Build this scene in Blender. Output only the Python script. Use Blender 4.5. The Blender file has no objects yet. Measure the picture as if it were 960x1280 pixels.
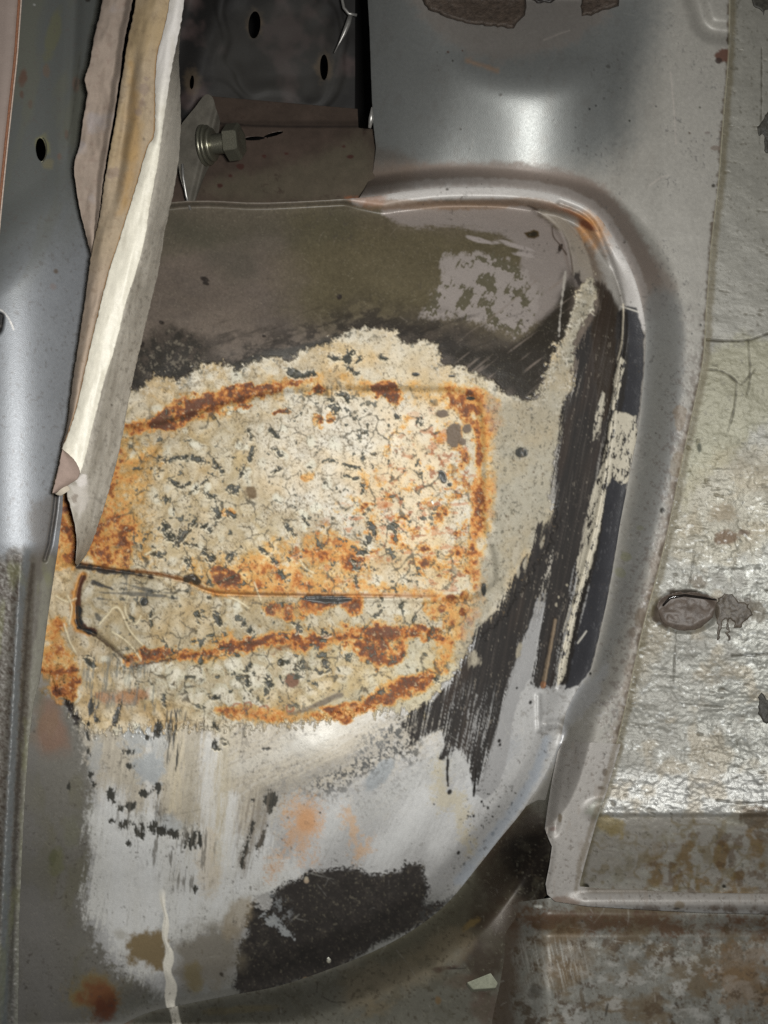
import bpy
import math
import numpy as np

# ------------------------------------------------------------------ camera, light, exposure
# one unit of the sheet plane is half a millimetre; x right, z up, the camera looks along +y
U = 0.0005
CAM_D = 1500.0                        # camera to the reference plane, in units
scene = bpy.context.scene
cam_data = bpy.data.cameras.new('camera')
cam = bpy.data.objects.new('camera', cam_data)
scene.collection.objects.link(cam)
cam.location = (0, -CAM_D * U, 0)
cam.rotation_euler = (math.radians(90), 0, 0)
cam_data.sensor_fit = 'VERTICAL'
cam_data.angle = 2 * math.atan(640 / CAM_D)
cam_data.clip_start = 0.01
cam_data.clip_end = 20
scene.camera = cam

world = bpy.data.worlds.new('World')
scene.world = world
world.use_nodes = True
world.node_tree.nodes['Background'].inputs[0].default_value = (1.0, 0.98, 0.94, 1)
world.node_tree.nodes['Background'].inputs[1].default_value = 0.025

flash = bpy.data.lights.new('camera_flash', 'AREA')
flash.shape = 'RECTANGLE'
flash.size = 0.032; flash.size_y = 0.02
flash.energy = 3.0
flash.spread = math.radians(118)
flash.color = (1.0, 0.995, 0.965)
fo = bpy.data.objects.new('camera_flash', flash)
fo.location = (0.030, -CAM_D * U - 0.004, 0.012)
fo.rotation_euler = (math.radians(90), 0, 0)
scene.collection.objects.link(fo)

scene.view_settings.view_transform = 'Standard'
scene.view_settings.look = 'None'
scene.view_settings.exposure = 0.0
scene.view_settings.gamma = 1.0
scene.render.engine = 'CYCLES'
scene.cycles.max_bounces = 4
scene.cycles.use_denoising = False
W, HH = 960, 1280                      # size of the painted sheets, half a millimetre to the unit
OX = OY = 0
F = np.float32
REG = []                               # names of the fields that follow the window

# ------------------------------------------------------------------ noise and masks
_T = {}
def _table(seed):
    if seed not in _T:
        _T[seed] = np.random.RandomState(seed).rand(256, 256).astype(F)
    return _T[seed]

def vnoise(x, y, seed):
    t = _table(seed)
    xi = np.floor(x); yi = np.floor(y)
    fx = x - xi; fy = y - yi
    fx = fx * fx * (3 - 2 * fx); fy = fy * fy * (3 - 2 * fy)
    xi = xi.astype(np.int32); yi = yi.astype(np.int32)
    a = t[yi & 255, xi & 255]; b = t[yi & 255, (xi + 1) & 255]
    c = t[(yi + 1) & 255, xi & 255]; d = t[(yi + 1) & 255, (xi + 1) & 255]
    return a + (b - a) * fx + (c - a) * fy + (a - b - c + d) * fx * fy

def fbm(scale, octv=4, seed=1, ax=1.0, ay=1.0, rot=0.0, X=None, Y=None, gain=0.5):
    """fractal noise about 0, roughly -1..1; ax, ay stretch it, rot turns it (degrees)"""
    X = XX if X is None else X; Y = YY if Y is None else Y
    c, s = math.cos(math.radians(rot)), math.sin(math.radians(rot))
    u = (X * c + Y * s) / (scale * ax); v = (-X * s + Y * c) / (scale * ay)
    r = np.zeros_like(u); amp = 1.0; tot = 0.0
    for o in range(octv):
        r += amp * (vnoise(u + 17.3 * o, v + 9.1 * o, seed + o) - 0.5)
        tot += amp; amp *= gain; u = u * 2.03; v = v * 2.03
    return (r / tot * 2.6).astype(F)

def worley(scale, seed, ax=1.0, ay=1.0, rot=0.0, X=None, Y=None):
    X = XX if X is None else X; Y = YY if Y is None else Y
    c, s = math.cos(math.radians(rot)), math.sin(math.radians(rot))
    u = (X * c + Y * s) / (scale * ax); v = (-X * s + Y * c) / (scale * ay)
    ui = np.floor(u).astype(np.int32); vi = np.floor(v).astype(np.int32)
    tx, ty, ti = _table(seed), _table(seed + 1), _table(seed + 2)
    f1 = np.full(u.shape, 9.0, F); f2 = np.full(u.shape, 9.0, F); idv = np.zeros(u.shape, F)
    for j in (-1, 0, 1):
        for i in (-1, 0, 1):
            a = (ui + i) & 255; b = (vi + j) & 255
            dx = ui + i + tx[b, a] - u; dy = vi + j + ty[b, a] - v
            d = np.sqrt(dx * dx + dy * dy)
            near = d < f1
            f2 = np.where(near, f1, np.minimum(f2, d))
            idv = np.where(near, ti[b, a], idv)
            f1 = np.where(near, d, f1)
    return f1, f2, idv

def sm(a, b, x):
    t = np.clip((x - a) / (b - a), 0, 1)
    return t * t * (3 - 2 * t)

def smooth_line(pts, n=6, closed=False):
    """Catmull-Rom through the points"""
    P = [np.array(p, float) for p in pts]; N = len(P); out = []
    for i in range(N if closed else N - 1):
        if closed:
            a, b, c, d = P[i - 1], P[i], P[(i + 1) % N], P[(i + 2) % N]
        else:
            a, b, c, d = P[max(i - 1, 0)], P[i], P[i + 1], P[min(i + 2, N - 1)]
        for k in range(n):
            t = k / n
            out.append(0.5 * ((2 * b) + (c - a) * t + (2 * a - 5 * b + 4 * c - d) * t * t + (3 * b - a - 3 * c + d) * t ** 3))
    if not closed:
        out.append(P[-1])
    return [tuple(p) for p in out]

def poly_sd(pts, margin=40, fill=None):
    """signed distance on the sheet, positive inside; exact within the margin of the outline"""
    P = np.array(pts, F)
    x0 = int(max(0, P[:, 0].min() - margin - OX)); x1 = int(min(W, P[:, 0].max() + margin + 1 - OX))
    y0 = int(max(0, P[:, 1].min() - margin - OY)); y1 = int(min(HH, P[:, 1].max() + margin + 1 - OY))
    out = np.full((HH, W), -float(margin), F)
    if x1 <= x0 or y1 <= y0:
        return out
    X = XX[y0:y1, x0:x1]; Y = YY[y0:y1, x0:x1]
    d2 = np.full(X.shape, 1e9, F); ins = np.zeros(X.shape, bool)
    for i in range(len(P)):
        ax, ay = P[i - 1]; bx, by = P[i]
        ex, ey = bx - ax, by - ay
        L = ex * ex + ey * ey
        if L < 1e-9:
            continue
        t = np.clip(((X - ax) * ex + (Y - ay) * ey) / L, 0, 1)
        dx = X - ax - t * ex; dy = Y - ay - t * ey
        d2 = np.minimum(d2, dx * dx + dy * dy)
        if ay != by:
            cross = ((Y < ay) != (Y < by)) & (X < (bx - ax) * (Y - ay) / (by - ay) + ax)
            ins ^= cross
    d = np.sqrt(d2)
    out[y0:y1, x0:x1] = np.where(ins, d, -d)
    return out

def line_d(pts, margin=30):
    """distance to an open line, and how far along it (0..1)"""
    P = np.array(pts, F)
    x0 = int(max(0, P[:, 0].min() - margin - OX)); x1 = int(min(W, P[:, 0].max() + margin + 1 - OX))
    y0 = int(max(0, P[:, 1].min() - margin - OY)); y1 = int(min(HH, P[:, 1].max() + margin + 1 - OY))
    out = np.full((HH, W), 999.0, F); al = np.zeros((HH, W), F)
    if x1 <= x0 or y1 <= y0:
        return out, al
    X = XX[y0:y1, x0:x1]; Y = YY[y0:y1, x0:x1]
    best = np.full(X.shape, 1e9, F); ba = np.zeros(X.shape, F)
    n = len(P) - 1
    for i in range(n):
        ax, ay = P[i]; bx, by = P[i + 1]
        ex, ey = bx - ax, by - ay; L = max(ex * ex + ey * ey, 1e-9)
        t = np.clip(((X - ax) * ex + (Y - ay) * ey) / L, 0, 1)
        d = (X - ax - t * ex) ** 2 + (Y - ay - t * ey) ** 2
        nb = d < best
        ba = np.where(nb, (i + t) / n, ba); best = np.where(nb, d, best)
    out[y0:y1, x0:x1] = np.sqrt(best); al[y0:y1, x0:x1] = ba
    return out, al

def blob(cx, cy, rx, ry, rot=0):
    c, s = math.cos(math.radians(rot)), math.sin(math.radians(rot))
    u = ((XX - cx) * c + (YY - cy) * s) / rx; v = (-(XX - cx) * s + (YY - cy) * c) / ry
    return 1 - np.sqrt(u * u + v * v)          # 1 in the middle, 0 on the rim

def lin(c):
    c = np.array(c, float) / 255.0
    return np.where(c <= 0.04045, c / 12.92, ((c + 0.055) / 1.055) ** 2.4).astype(F)

class Sheet:
    """what a panel's surface carries: pigment, gloss, metal and relief"""
    def __init__(s, col, rough=0.6, metal=0.0):
        s.ox, s.oy = OX, OY
        s.c = np.empty((HH, W, 3), F); s.c[:] = lin(col)
        s.r = np.full((HH, W), rough, F); s.m = np.full((HH, W), metal, F); s.h = np.zeros((HH, W), F)
    def put(s, mask, col=None, rough=None, metal=None, h=None):
        rows = np.flatnonzero(mask.max(1) > 0.002)
        if not len(rows): return
        cols = np.flatnonzero(mask[rows[0]:rows[-1] + 1].max(0) > 0.002)
        sl = (slice(rows[0], rows[-1] + 1), slice(cols[0], cols[-1] + 1))
        m = np.clip(mask[sl], 0, 1)
        if col is not None:
            c = lin(col) if not isinstance(col, np.ndarray) else col
            v = s.c[sl]; v += (c - v) * m[..., None]
        if rough is not None: v = s.r[sl]; v += (rough - v) * m
        if metal is not None: v = s.m[sl]; v += (metal - v) * m
        if h is not None: v = s.h[sl]; v += h * m
    def tint(s, mask, col):
        """multiply, as a thin stain does"""
        s.c *= 1 + (lin(col) - 1) * np.clip(mask, 0, 1)[..., None]
    def vary(s, amt, field):
        s.c *= np.clip(1 + amt * field, 0.3, 2.0)[..., None]

def use(x0, y0, x1, y1):
    """work on this piece of the sheet plane from now on"""
    global XX, YY, OX, OY, W, HH, REG
    OX, OY, W, HH = x0, y0, x1 - x0, y1 - y0
    YY, XX = np.mgrid[y0:y1, x0:x1].astype(F)
    g = globals()
    g['n_big'] = fbm(120, 4, 21); g['n_mid'] = fbm(38, 4, 31); g['n_small'] = fbm(12, 4, 41)
    g['n_fine'] = fbm(4, 3, 51); g['n_grain'] = fbm(1.9, 2, 61)
    g['n_edge'] = fbm(7, 4, 81, gain=0.65); g['n_edge2'] = fbm(16, 5, 91, gain=0.65)
    g['n_dith'] = fbm(3.2, 3, 65, gain=0.85)
    REG = ['n_dith', 'XX', 'YY', 'n_big', 'n_mid', 'n_small', 'n_fine', 'n_grain', 'n_edge', 'n_edge2']

def keep(name, field):
    """a named noise that follows the window too"""
    globals()[name] = field
    if name not in REG: REG.append(name)

class win:
    """narrow everything to a small box, for dabs"""
    def __init__(w, s, x0, y0, x1, y1):
        w.s = s; w.box = (x0, y0, x1, y1)
    def __enter__(w):
        global OX, OY, W, HH
        g = globals(); s = w.s
        x0, y0, x1, y1 = w.box
        x0 = int(min(max(x0 - OX, 0), W - 1)); y0 = int(min(max(y0 - OY, 0), HH - 1))
        x1 = int(min(max(x1 - OX, x0 + 1), W)); y1 = int(min(max(y1 - OY, y0 + 1), HH))
        sl = (slice(y0, y1), slice(x0, x1))
        w.old = ({n: g[n] for n in REG}, OX, OY, W, HH, s.c, s.r, s.m, s.h)
        for n in REG: g[n] = g[n][sl]
        s.c, s.r, s.m, s.h = s.c[sl], s.r[sl], s.m[sl], s.h[sl]
        OX += x0; OY += y0; W = x1 - x0; HH = y1 - y0
        return sl
    def __exit__(w, *a):
        global OX, OY, W, HH
        f, OX, OY, W, HH, w.s.c, w.s.r, w.s.m, w.s.h = w.old
        globals().update(f)

def dab(s, x, y, rx, ry, col, a=0, k=1.0, lo=0.0, hi=0.3, nz='n_edge', amp=0.3, **kw):
    r = max(rx, ry) * 1.7 + 4
    with win(s, x - r, y - r, x + r, y + r):
        s.put(sm(lo, hi, blob(x, y, rx, ry, a) + amp * globals()[nz]) * k, col, **kw)
def area(pts, soft=2.0, rough=3.0, noise=None, smooth=True, margin=40):
    p = smooth_line(pts, 4, True) if smooth else pts
    sd = poly_sd(p, margin)
    return sm(-soft, soft, sd + (n_edge if noise is None else noise) * rough)

def streak(pts, w0, w1=None, soft=1.0, rough=0.8, noise=None):
    d, al = line_d(smooth_line(pts, 5), 40)
    w1 = w0 if w1 is None else w1
    return sm(-soft, soft, (w0 + (w1 - w0) * al) - d + (n_edge if noise is None else noise) * rough)

def blur(a, r):
    """box blur by running sums"""
    for ax in (0, 1):
        c = np.cumsum(np.pad(a, [(r + 1, r) if i == ax else (0, 0) for i in (0, 1)], 'edge'), ax, dtype=np.float64)
        a = (np.take(c, range(2 * r + 1, c.shape[ax]), ax) - np.take(c, range(0, c.shape[ax] - 2 * r - 1), ax)) / (2 * r + 1)
    return a.astype(F)

def scuff(s, n, seed, box, light=(190, 188, 180), dark=(60, 54, 46), ang=None, length=22, k=0.4):
    """hairline scratches, crumbs of dirt and drips over a box"""
    r = np.random.RandomState(seed)
    for i in range(n):
        x = r.uniform(box[0], box[2]); y = r.uniform(box[1], box[3]); a = r.uniform(0, math.pi) if ang is None else math.radians(ang + r.normal(0, 14))
        L = length * r.uniform(0.2, 1.0) ** 2; dx, dy = math.cos(a) * L, math.sin(a) * L; b = r.normal(0, 0.12) * L
        with win(s, x - L - 6, y - L - 6, x + L + 6, y + L + 6):
            s.put(streak([(x - dx, y - dy), (x - dy * b / (L + 1), y + dx * b / (L + 1)), (x + dx, y + dy)], r.uniform(0.1, 0.6), 0.1, 0.7, 0.5) * r.uniform(0.2, 1) * k, light if r.rand() < 0.6 else dark)
    for i in range(n):
        if i % 5 == 0: gx = r.uniform(box[0], box[2]); gy = r.uniform(box[1], box[3]); gs = r.uniform(4, 60)
        x = gx + r.normal(0, gs); y = gy + r.normal(0, gs); q = r.uniform(0.5, 1.2) if r.rand() < 0.85 else r.uniform(1.2, 3.0)
        dab(s, x, y, q * r.uniform(0.7, 1.6), q, dark, a=r.uniform(0, 90), k=r.uniform(0.3, 0.95), hi=0.5, amp=0.5, h=0.25)
# ------------------------------------------------------------------ outline of the wheel arch
CREST = [(452, 247), (500, 240), (560, 234), (640, 235), (700, 245), (742, 265), (772, 306), (794, 350), (806, 400), (807, 440),
         (803, 490), (797, 540), (788, 590), (776, 650), (768, 700), (760, 745), (748, 800), (738, 838), (722, 862), (708, 890),
         (700, 925), (684, 965), (656, 1010), (622, 1052), (592, 1090), (560, 1128), (520, 1160), (470, 1188), (410, 1212),
         (350, 1232), (290, 1244), (230, 1256), (180, 1268), (120, 1300), (60, 1340), (-40, 1340), (-60, 700), (-60, 300), (200, 254), (330, 253)]
CREST_S = smooth_line(CREST, 5, True)
use(0, 0, 960, 1280)
arch_sd = poly_sd(CREST_S, 90)

CREAM_TOP = [(150, 500), (170, 486), (205, 472), (240, 464), (286, 456), (320, 452), (372, 440), (428, 420), (470, 412), (500, 430), (546, 430), (566, 456), (614, 476), (650, 498), (700, 520), (600, 700), (150, 700)]
def csd_(pts): return poly_sd(pts, 70)

def paint_arch():
    use(16, 224, 820, 1280)
    asd = arch_sd[224:1280, 16:820]
    s = Sheet((138, 134, 128), 0.5, 0.15)
    ARCHGREY = (150, 149, 150)
    # ---- upper facet: brown road film over grey
    up = area([(-20, 240), (460, 250), (650, 255), (700, 270), (735, 300), (750, 360), (760, 420), (720, 470), (660, 500), (560, 470), (420, 430), (250, 470), (100, 500), (-20, 500)], 5, 4)
    s.put(up, (96, 86, 77), 0.55, 0.0)
    s.vary(0.20, (fbm(60, 4, 11, 1.6, 1.0, -20)) * up)
    s.put(up * sm(0.05, 0.5, fbm(26, 4, 13, 2.6, 1, 8)) * 0.4, (82, 74, 68))
    s.put(area([(140, 258), (470, 258), (470, 276), (330, 292), (150, 330)], 10, 6) * 0.55, (78, 74, 60), 0.5)
    ol = area([(370, 275), (420, 262), (500, 268), (690, 290), (680, 350), (655, 420), (560, 408), (430, 412), (380, 404), (360, 340)], 38, 18, n_mid + 0.4 * n_edge2, margin=60)
    s.put(ol * 0.9, (84, 77, 58), 0.36, 0.0)
    s.vary(0.13, n_dith * up)
    s.vary(0.12, fbm(30, 4, 15) * ol)
    s.vary(0.10, n_grain * up)
    # bare lilac grey along the top and right of the facet
    lil = (140, 131, 125)
    band = area([(476, 256), (520, 255), (640, 256), (672, 266), (700, 290), (722, 330), (735, 350), (712, 362), (692, 388), (672, 404), (655, 395), (660, 350), (640, 300), (575, 284), (500, 279)], 3, 6, fbm(6, 4, 1601, 6, 0.8, 5, gain=.75) + 0.4 * n_dith)
    band = np.maximum(band, area([(655, 280), (712, 300), (716, 345), (690, 385), (655, 405), (648, 340)], 4, 6, fbm(9, 4, 17, 1, 5, 12)))
    s.put(band, lil, 0.42, 0.25)
    # rubbed patch with islands of olive
    pat = area([(556, 322), (590, 318), (625, 322), (660, 340), (672, 370), (662, 412), (640, 416), (590, 400), (525, 394), (540, 372), (552, 348)], 4, 9, fbm(8, 5, 19, 0.8, 3, 30, gain=.75) + 0.5 * n_dith)
    isl = sm(-0.05, 0.05, fbm(13, 5, 23, 1.1, 1, 30, gain=.62) + 0.4 * fbm(4, 3, 27, 0.7, 4, 35, gain=.7) - 0.12)
    s.put(pat * (1 - isl), (158, 149, 143), 0.38, 0.3, h=0.0)
    s.put(pat * isl, (86, 81, 66), 0.35, 0.0, h=0.25)
    for (x, y, w) in ((600, 300, 16), (640, 306, 26), (655, 318, 18)):
        s.put(sm(0.1, 0.5, blob(x, y, w, 5, 14) + 0.5 * fbm(5, 3, 29, 3, 1, 15)), (156, 147, 142), 0.4, 0.2)
    # dark smear and scratches on the fold
    dk = area([(150, 480), (168, 440), (205, 408), (250, 425), (300, 452), (420, 424), (520, 404), (600, 412), (655, 424), (700, 380), (712, 340), (722, 345), (716, 400), (700, 440), (676, 480), (662, 505), (600, 480), (560, 470), (500, 440), (300, 470), (220, 490)], 10, 9, n_edge2)
    s.put(dk * 0.72, (52, 46, 40), 0.45, 0.0)
    gv = sm(60, 8, -csd_(CREAM_TOP)) * sm(-0.3, 0.3, fbm(12, 5, 1801, 1.6, 1, -8, gain=.72))
    s.put(gv * up * 0.85, (36, 32, 28), 0.5)
    dk2 = area([(560, 440), (640, 430), (690, 385), (706, 345), (716, 350), (712, 420), (668, 497), (640, 492), (600, 462)], 7, 8, fbm(12, 4, 33, 1, 4, 35))
    s.put(dk2 * 0.9, (38, 34, 28), 0.4, 0.0)
    dk3 = area([(165, 470), (178, 430), (205, 410), (240, 418), (262, 450), (250, 475), (200, 482)], 8, 14, fbm(12, 5, 37, gain=0.7))
    s.put(dk3 * sm(-0.35, 0.25, fbm(8, 5, 1603, gain=.75)) * 0.9, (42, 39, 34), 0.5)
    s.put(dk3 * sm(0.3, 0.5, fbm(5, 4, 1605, gain=.75)) * 0.6, (120, 112, 98))
    s.put(area([(275, 462), (330, 440), (372, 433), (420, 420), (425, 428), (350, 450), (290, 470)], 3, 4, n_edge2) * 0.7, (55, 54, 50))
    sc = sm(0.35, 0.75, fbm(7, 4, 39, 7, 0.55, -18)) * area([(250, 400), (650, 395), (690, 440), (640, 480), (470, 440), (300, 460)], 12, 8)
    s.put(sc * 0.6, (40, 35, 28))
    sc = sm(0.45, 0.8, fbm(7, 4, 43, 9, 0.5, -38)) * area([(560, 400), (712, 330), (720, 400), (660, 490), (560, 450)], 12, 8)
    s.put(sc * 0.5, (130, 118, 108))
    # black smear left of the crease
    for pts in ([(180, 250), (250, 300), (300, 330)], [(215, 290), (330, 300), (420, 282)]):
        s.put(streak(pts, 10, 22, 16, 6, n_edge2) * 0.35, (70, 68, 56))
    for (x, y, rx, ry) in ((202, 403, 4, 3), (256, 349, 7, 3.5), (257, 354, 5, 3), (175, 430, 6, 5), (424, 371, 4, 4), (330, 420, 3, 2), (700, 310, 3, 6), (541, 250, 3, 3)):
        dab(s, x, y, rx, ry, (42, 36, 32), rough=0.5, h=-0.3, a=20, k=1, lo=0, hi=0.3, nz='n_fine', amp=0.25)
    # chipped hole with brown edge
    m = poly_sd([(655, 291), (663, 289), (667, 287), (673, 289), (674, 295), (668, 298), (660, 297)], 12)
    s.put(sm(-1.2, 0.8, m), (70, 55, 28), 0.6, h=-0.6); s.put(sm(0.3, 2, m - 0.6) * 0.9, (38, 34, 24))
    # ---- crimp and flange along the top edge
    fl, al = line_d(smooth_line([(452, 244), (500, 241), (560, 236), (640, 237), (700, 249), (740, 272), (768, 312), (790, 360), (800, 400)], 5), 60)
    s.put(sm(17, 11, fl + 3 * n_edge) * 0.95, (172, 168, 164), 0.5, 0.1)  # flange face painted paler, as it catches the flash
    gr, al = line_d(smooth_line([(460, 256), (540, 256), (620, 255), (655, 252), (690, 258), (722, 269), (740, 280)], 5), 40)
    s.put(sm(6, 2, gr - 2 + 2.5 * n_edge) * 0.7, (120, 96, 74), 0.6)
    s.put(sm(4, 1, gr + 1.5 * n_edge) * sm(0.55, 0.9, al) * 0.9, (140, 84, 42), 0.7)
    dab(s, 742, 288, 26, 34, (176, 126, 70), rough=0.7, a=-30, k=0.75, lo=-0.05, hi=0.8, nz='n_edge', amp=0.28)
    dab(s, 733, 281, 17, 6, (112, 62, 34), rough=0.8, h=-0.6, a=35, k=1, lo=0.0, hi=0.6, nz='n_edge', amp=0.2)
    dab(s, 460, 249, 20, 8, (140, 105, 84), a=0, k=0.6, lo=-0.4, hi=0.2, nz='n_edge', amp=0.4)
    # lap of the two skins curling down from the corner
    for pts, w in (([(660, 257), (690, 271), (704, 290), (712, 312), (716, 340)], 1.0), ([(690, 284), (692, 296), (700, 306), (708, 318)], 0.8), ([(668, 262), (700, 272), (724, 296)], 0.7)):
        s.put(streak(pts, w, w, 0.9, 0.3), (70, 58, 48), 0.6, h=-0.5)
    s.put(sm(0, 0.5, blob(716, 311, 5, 2.6, 50)), (38, 34, 24))
    lap = area([(672, 262), (700, 270), (725, 295), (742, 345), (730, 352), (718, 345), (712, 312), (700, 288)], 2, 2)
    s.put(lap * 0.6, (148, 140, 128), 0.5)
    s.put(area([(735, 300), (752, 340), (765, 375), (782, 420), (775, 430), (757, 400), (744, 350)], 4, 4) * 0.7, (96, 84, 72))
    # ---- lower skin: sanded grey primer with a whiter coat
    low = area([(96, 880), (200, 870), (520, 880), (560, 800), (640, 700), (660, 640), (740, 640), (735, 860), (700, 900), (690, 960), (600, 1080), (520, 1165), (380, 1220), (260, 1240), (60, 1250), (90, 1000)], 4, 4)
    s.put(low, (168, 167, 165), 0.5, 0.08)
    s.vary(0.10, n_dith * low)
    s.vary(0.05, fbm(50, 4, 101) * low)
    dustb = low * area([(100, 870), (520, 890), (470, 960), (330, 1010), (300, 1100), (240, 1100), (130, 1000)], 30, 22, n_edge2 + n_dith)
    s.put(dustb * 0.8, (170, 160, 141), 0.6)
    s.put(low * sm(0.0, 0.7, fbm(3.4, 3, 1101, 0.8, 5, 12, gain=.8)) * area([(120, 880), (420, 890), (400, 960), (320, 1080), (200, 1120), (120, 1060)], 24, 16) * 0.45, (196, 188, 170))
    s.put(low * sm(0.1, 0.6, fbm(3.0, 3, 1103, 6, 0.8, -30, gain=.8)) * area([(240, 930), (440, 890), (560, 900), (540, 1000), (400, 1060), (260, 1060)], 24, 16) * 0.45, (190, 186, 178))
    brush = fbm(5, 4, 103, 0.7, 9, 8)
    s.vary(0.13, brush * low * sm(420, 120, XX + 0.2 * YY - 150))
    s.put(low * sm(0.35, 0.9, fbm(4, 3, 105, 0.8, 7, 8)) * area([(100, 880), (330, 880), (300, 1100), (220, 1130), (130, 1080)], 20, 8) * 0.65, (108, 101, 88))
    s.put(low * sm(0.45, 0.9, fbm(4, 3, 107, 7, 0.8, -28)) * area([(250, 920), (520, 900), (500, 960), (330, 1030), (230, 1040)], 20, 8) * 0.4, (110, 104, 98))
    # bare old grey to the left
    lg = area([(-40, 860), (60, 870), (98, 905), (108, 960), (118, 1020), (116, 1070), (108, 1130), (125, 1180), (150, 1215), (200, 1250), (-40, 1270)], 6, 10, n_edge + n_dith)
    s.put(lg, (116, 113, 106), 0.5, 0.15)
    s.put(lg * sm(0.2, 0.7, n_dith + 0.5 * n_mid) * 0.4, (96, 92, 82))
    s.vary(0.08, n_mid * lg); s.put(lg * sm(0.1, 0.7, fbm(22, 4, 109, 1, 2.2, 10)) * 0.35, (108, 104, 78))
    s.put(lg * sm(60, 20, XX - 0.1 * (YY - 900)) * 0.35, (120, 118, 118))
    # lower rim, olive grey
    rim = sm(34, 14, asd + 6 * n_edge2) * sm(1090, 1150, YY)
    s.put(rim * 0.75, (112, 112, 106), 0.5)
    # white coat edge left, brushed
    wc = area([(118, 1010), (250, 1035), (330, 1060), (380, 1090), (330, 1130), (290, 1160), (220, 1180), (185, 1225), (150, 1205), (135, 1160), (112, 1150), (105, 1120), (116, 1070)], 8, 16, fbm(7, 4, 111, 0.6, 5, 10, gain=0.75) + 0.7 * n_dith)
    s.put(wc * 0.92, (198, 197, 192), 0.5, 0.0, h=0.2)
    s.put(wc * sm(0.15, 0.6, fbm(3, 4, 113, 0.6, 5, 5, gain=.8)) * 0.5, (140, 138, 132))
    sp = sm(0.42, 0.62, n_fine + 0.4 * n_mid) * low
    s.put(sp * sm(1230, 900, YY + 0.2 * XX) * 0.5, (98, 92, 84))
    s.put(low * sm(0.5, 0.75, n_dith + 0.3 * n_small) * 0.6, (82, 78, 72))
    for i, (x0, y0, x1, y1, w, c, k) in enumerate(((240, 930, 225, 1100, 9, (150, 142, 124), .5), (280, 915, 268, 1090, 12, (186, 176, 152), .5), (330, 990, 305, 1085, 8, (126, 118, 104), .5), (150, 1040, 160, 1180, 14, (196, 194, 188), .5),
                                             (300, 960, 470, 890, 10, (190, 186, 176), .5), (340, 990, 500, 920, 8, (122, 118, 112), .45), (420, 1030, 560, 950, 16, (176, 176, 172), .45), (480, 1060, 600, 990, 12, (184, 184, 182), .4), (200, 1110, 330, 1080, 12, (190, 188, 182), .4), (220, 880, 215, 1010, 7, (196, 184, 158), .6), (560, 1010, 640, 930, 10, (150, 152, 156), .5))):
        aa = math.degrees(math.atan2(y1 - y0, x1 - x0)); aa = aa - 90 if abs(aa) > 60 else aa
        nz_ = fbm(3.2, 3, 1431 + i, 0.8, 9, aa, gain=.75) if abs(x1 - x0) < abs(y1 - y0) else fbm(3.2, 3, 1431 + i, 9, 0.8, aa, gain=.75)
        s.put(streak([(x0, y0), ((x0 + x1) / 2 + 4, (y0 + y1) / 2), (x1, y1)], w, w, w, 10, nz_) * low * k, c)
    for i, (x0, y0, x1, y1, w, k) in enumerate(((140, 1000, 150, 1170, 16, .8), (185, 900, 190, 1090, 8, .7), (176, 1060, 190, 1160, 18, .8), (225, 1060, 230, 1150, 12, .7), (262, 930, 250, 1120, 10, .6), (290, 1000, 275, 1130, 9, .7), (330, 1050, 300, 1110, 10, .7), (420, 1010, 370, 1090, 18, .5), (530, 1000, 470, 1075, 20, .6), (600, 960, 545, 1060, 16, .5), (185, 1185, 200, 1235, 10, .5))):
        nz_ = fbm(3.0, 4, 1811 + i, 0.7, 8, 6 if i < 7 else 25, gain=.75)
        s.put(streak([(x0, y0), ((x0 + x1) / 2 + 3, (y0 + y1) / 2), (x1, y1)], w, w * 0.8, w * 0.9, 12, nz_) * low * k, (202, 202, 200), 0.55, 0.0, h=0.15)
    # silver bare spots, plus the dome's highlight painted in
    for (x, y, rx, ry, k) in ((168, 915, 26, 32, 0.8), (186, 960, 26, 24, 1.0), (200, 930, 12, 26, 0.6), (120, 945, 10, 30, 0.5), (212, 1030, 22, 14, 0.6), (205, 1150, 8, 20, 0.4)):
        dab(s, x, y, rx, ry, (178, 181, 181), rough=0.42, metal=0.35, a=8, k=k, lo=0, hi=0.5, nz='n_edge', amp=0.35)
    dab(s, 392, 918, 60, 30, (176, 174, 168), rough=0.42, metal=0.25, a=-25, k=0.5, lo=-0.1, hi=0.7, nz='n_edge', amp=0.2)  # highlight on the dome painted in, paler and glossier
    dab(s, 474, 968, 13, 30, (146, 150, 152), rough=0.45, metal=0.1, a=40, k=0.9, lo=0, hi=0.35, nz='n_edge', amp=0.2)
    # ---- the cream patch: old underseal gone chalky
    CREAM = [(-60, 520), (100, 500), (150, 492), (172, 486), (186, 474), (205, 470), (222, 480), (240, 462), (266, 452), (286, 455), (296, 462),
             (320, 450), (352, 444), (360, 450), (374, 437), (402, 430), (428, 418), (440, 412), (470, 409), (494, 412), (501, 430), (520, 426), (546, 428),
             (553, 446), (550, 456), (566, 455), (592, 465), (614, 474), (630, 492), (646, 494), (660, 503), (670, 497), (684, 462), (690, 440), (704, 420),
             (712, 398), (720, 366), (733, 346), (744, 347), (748, 372), (737, 396), (724, 412), (716, 442), (719, 482), (704, 505), (706, 540),
             (696, 556), (692, 590), (686, 622), (696, 650), (690, 672), (684, 690), (672, 705), (660, 722), (645, 745), (632, 768), (616, 785), (604, 795),
             (588, 800), (578, 826), (560, 850), (540, 872), (530, 893), (500, 890), (470, 885), (440, 890), (380, 905), (300, 912), (200, 912), (118, 920), (100, 903), (84, 880), (60, 840), (-60, 820)]
    csd = poly_sd(CREAM, 60)
    ce = csd + 3.6 * n_edge + 3.6 * n_dith + 1.2 * n_edge2 * sm(560, 460, YY) + 4 * sm(0.3, 0.8, n_small + n_edge) - 1 + sm(865, 900, YY) * (13 * fbm(3.6, 4, 2001, 0.7, 6, 6, gain=.75) + 5 * n_dith - 2)
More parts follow.
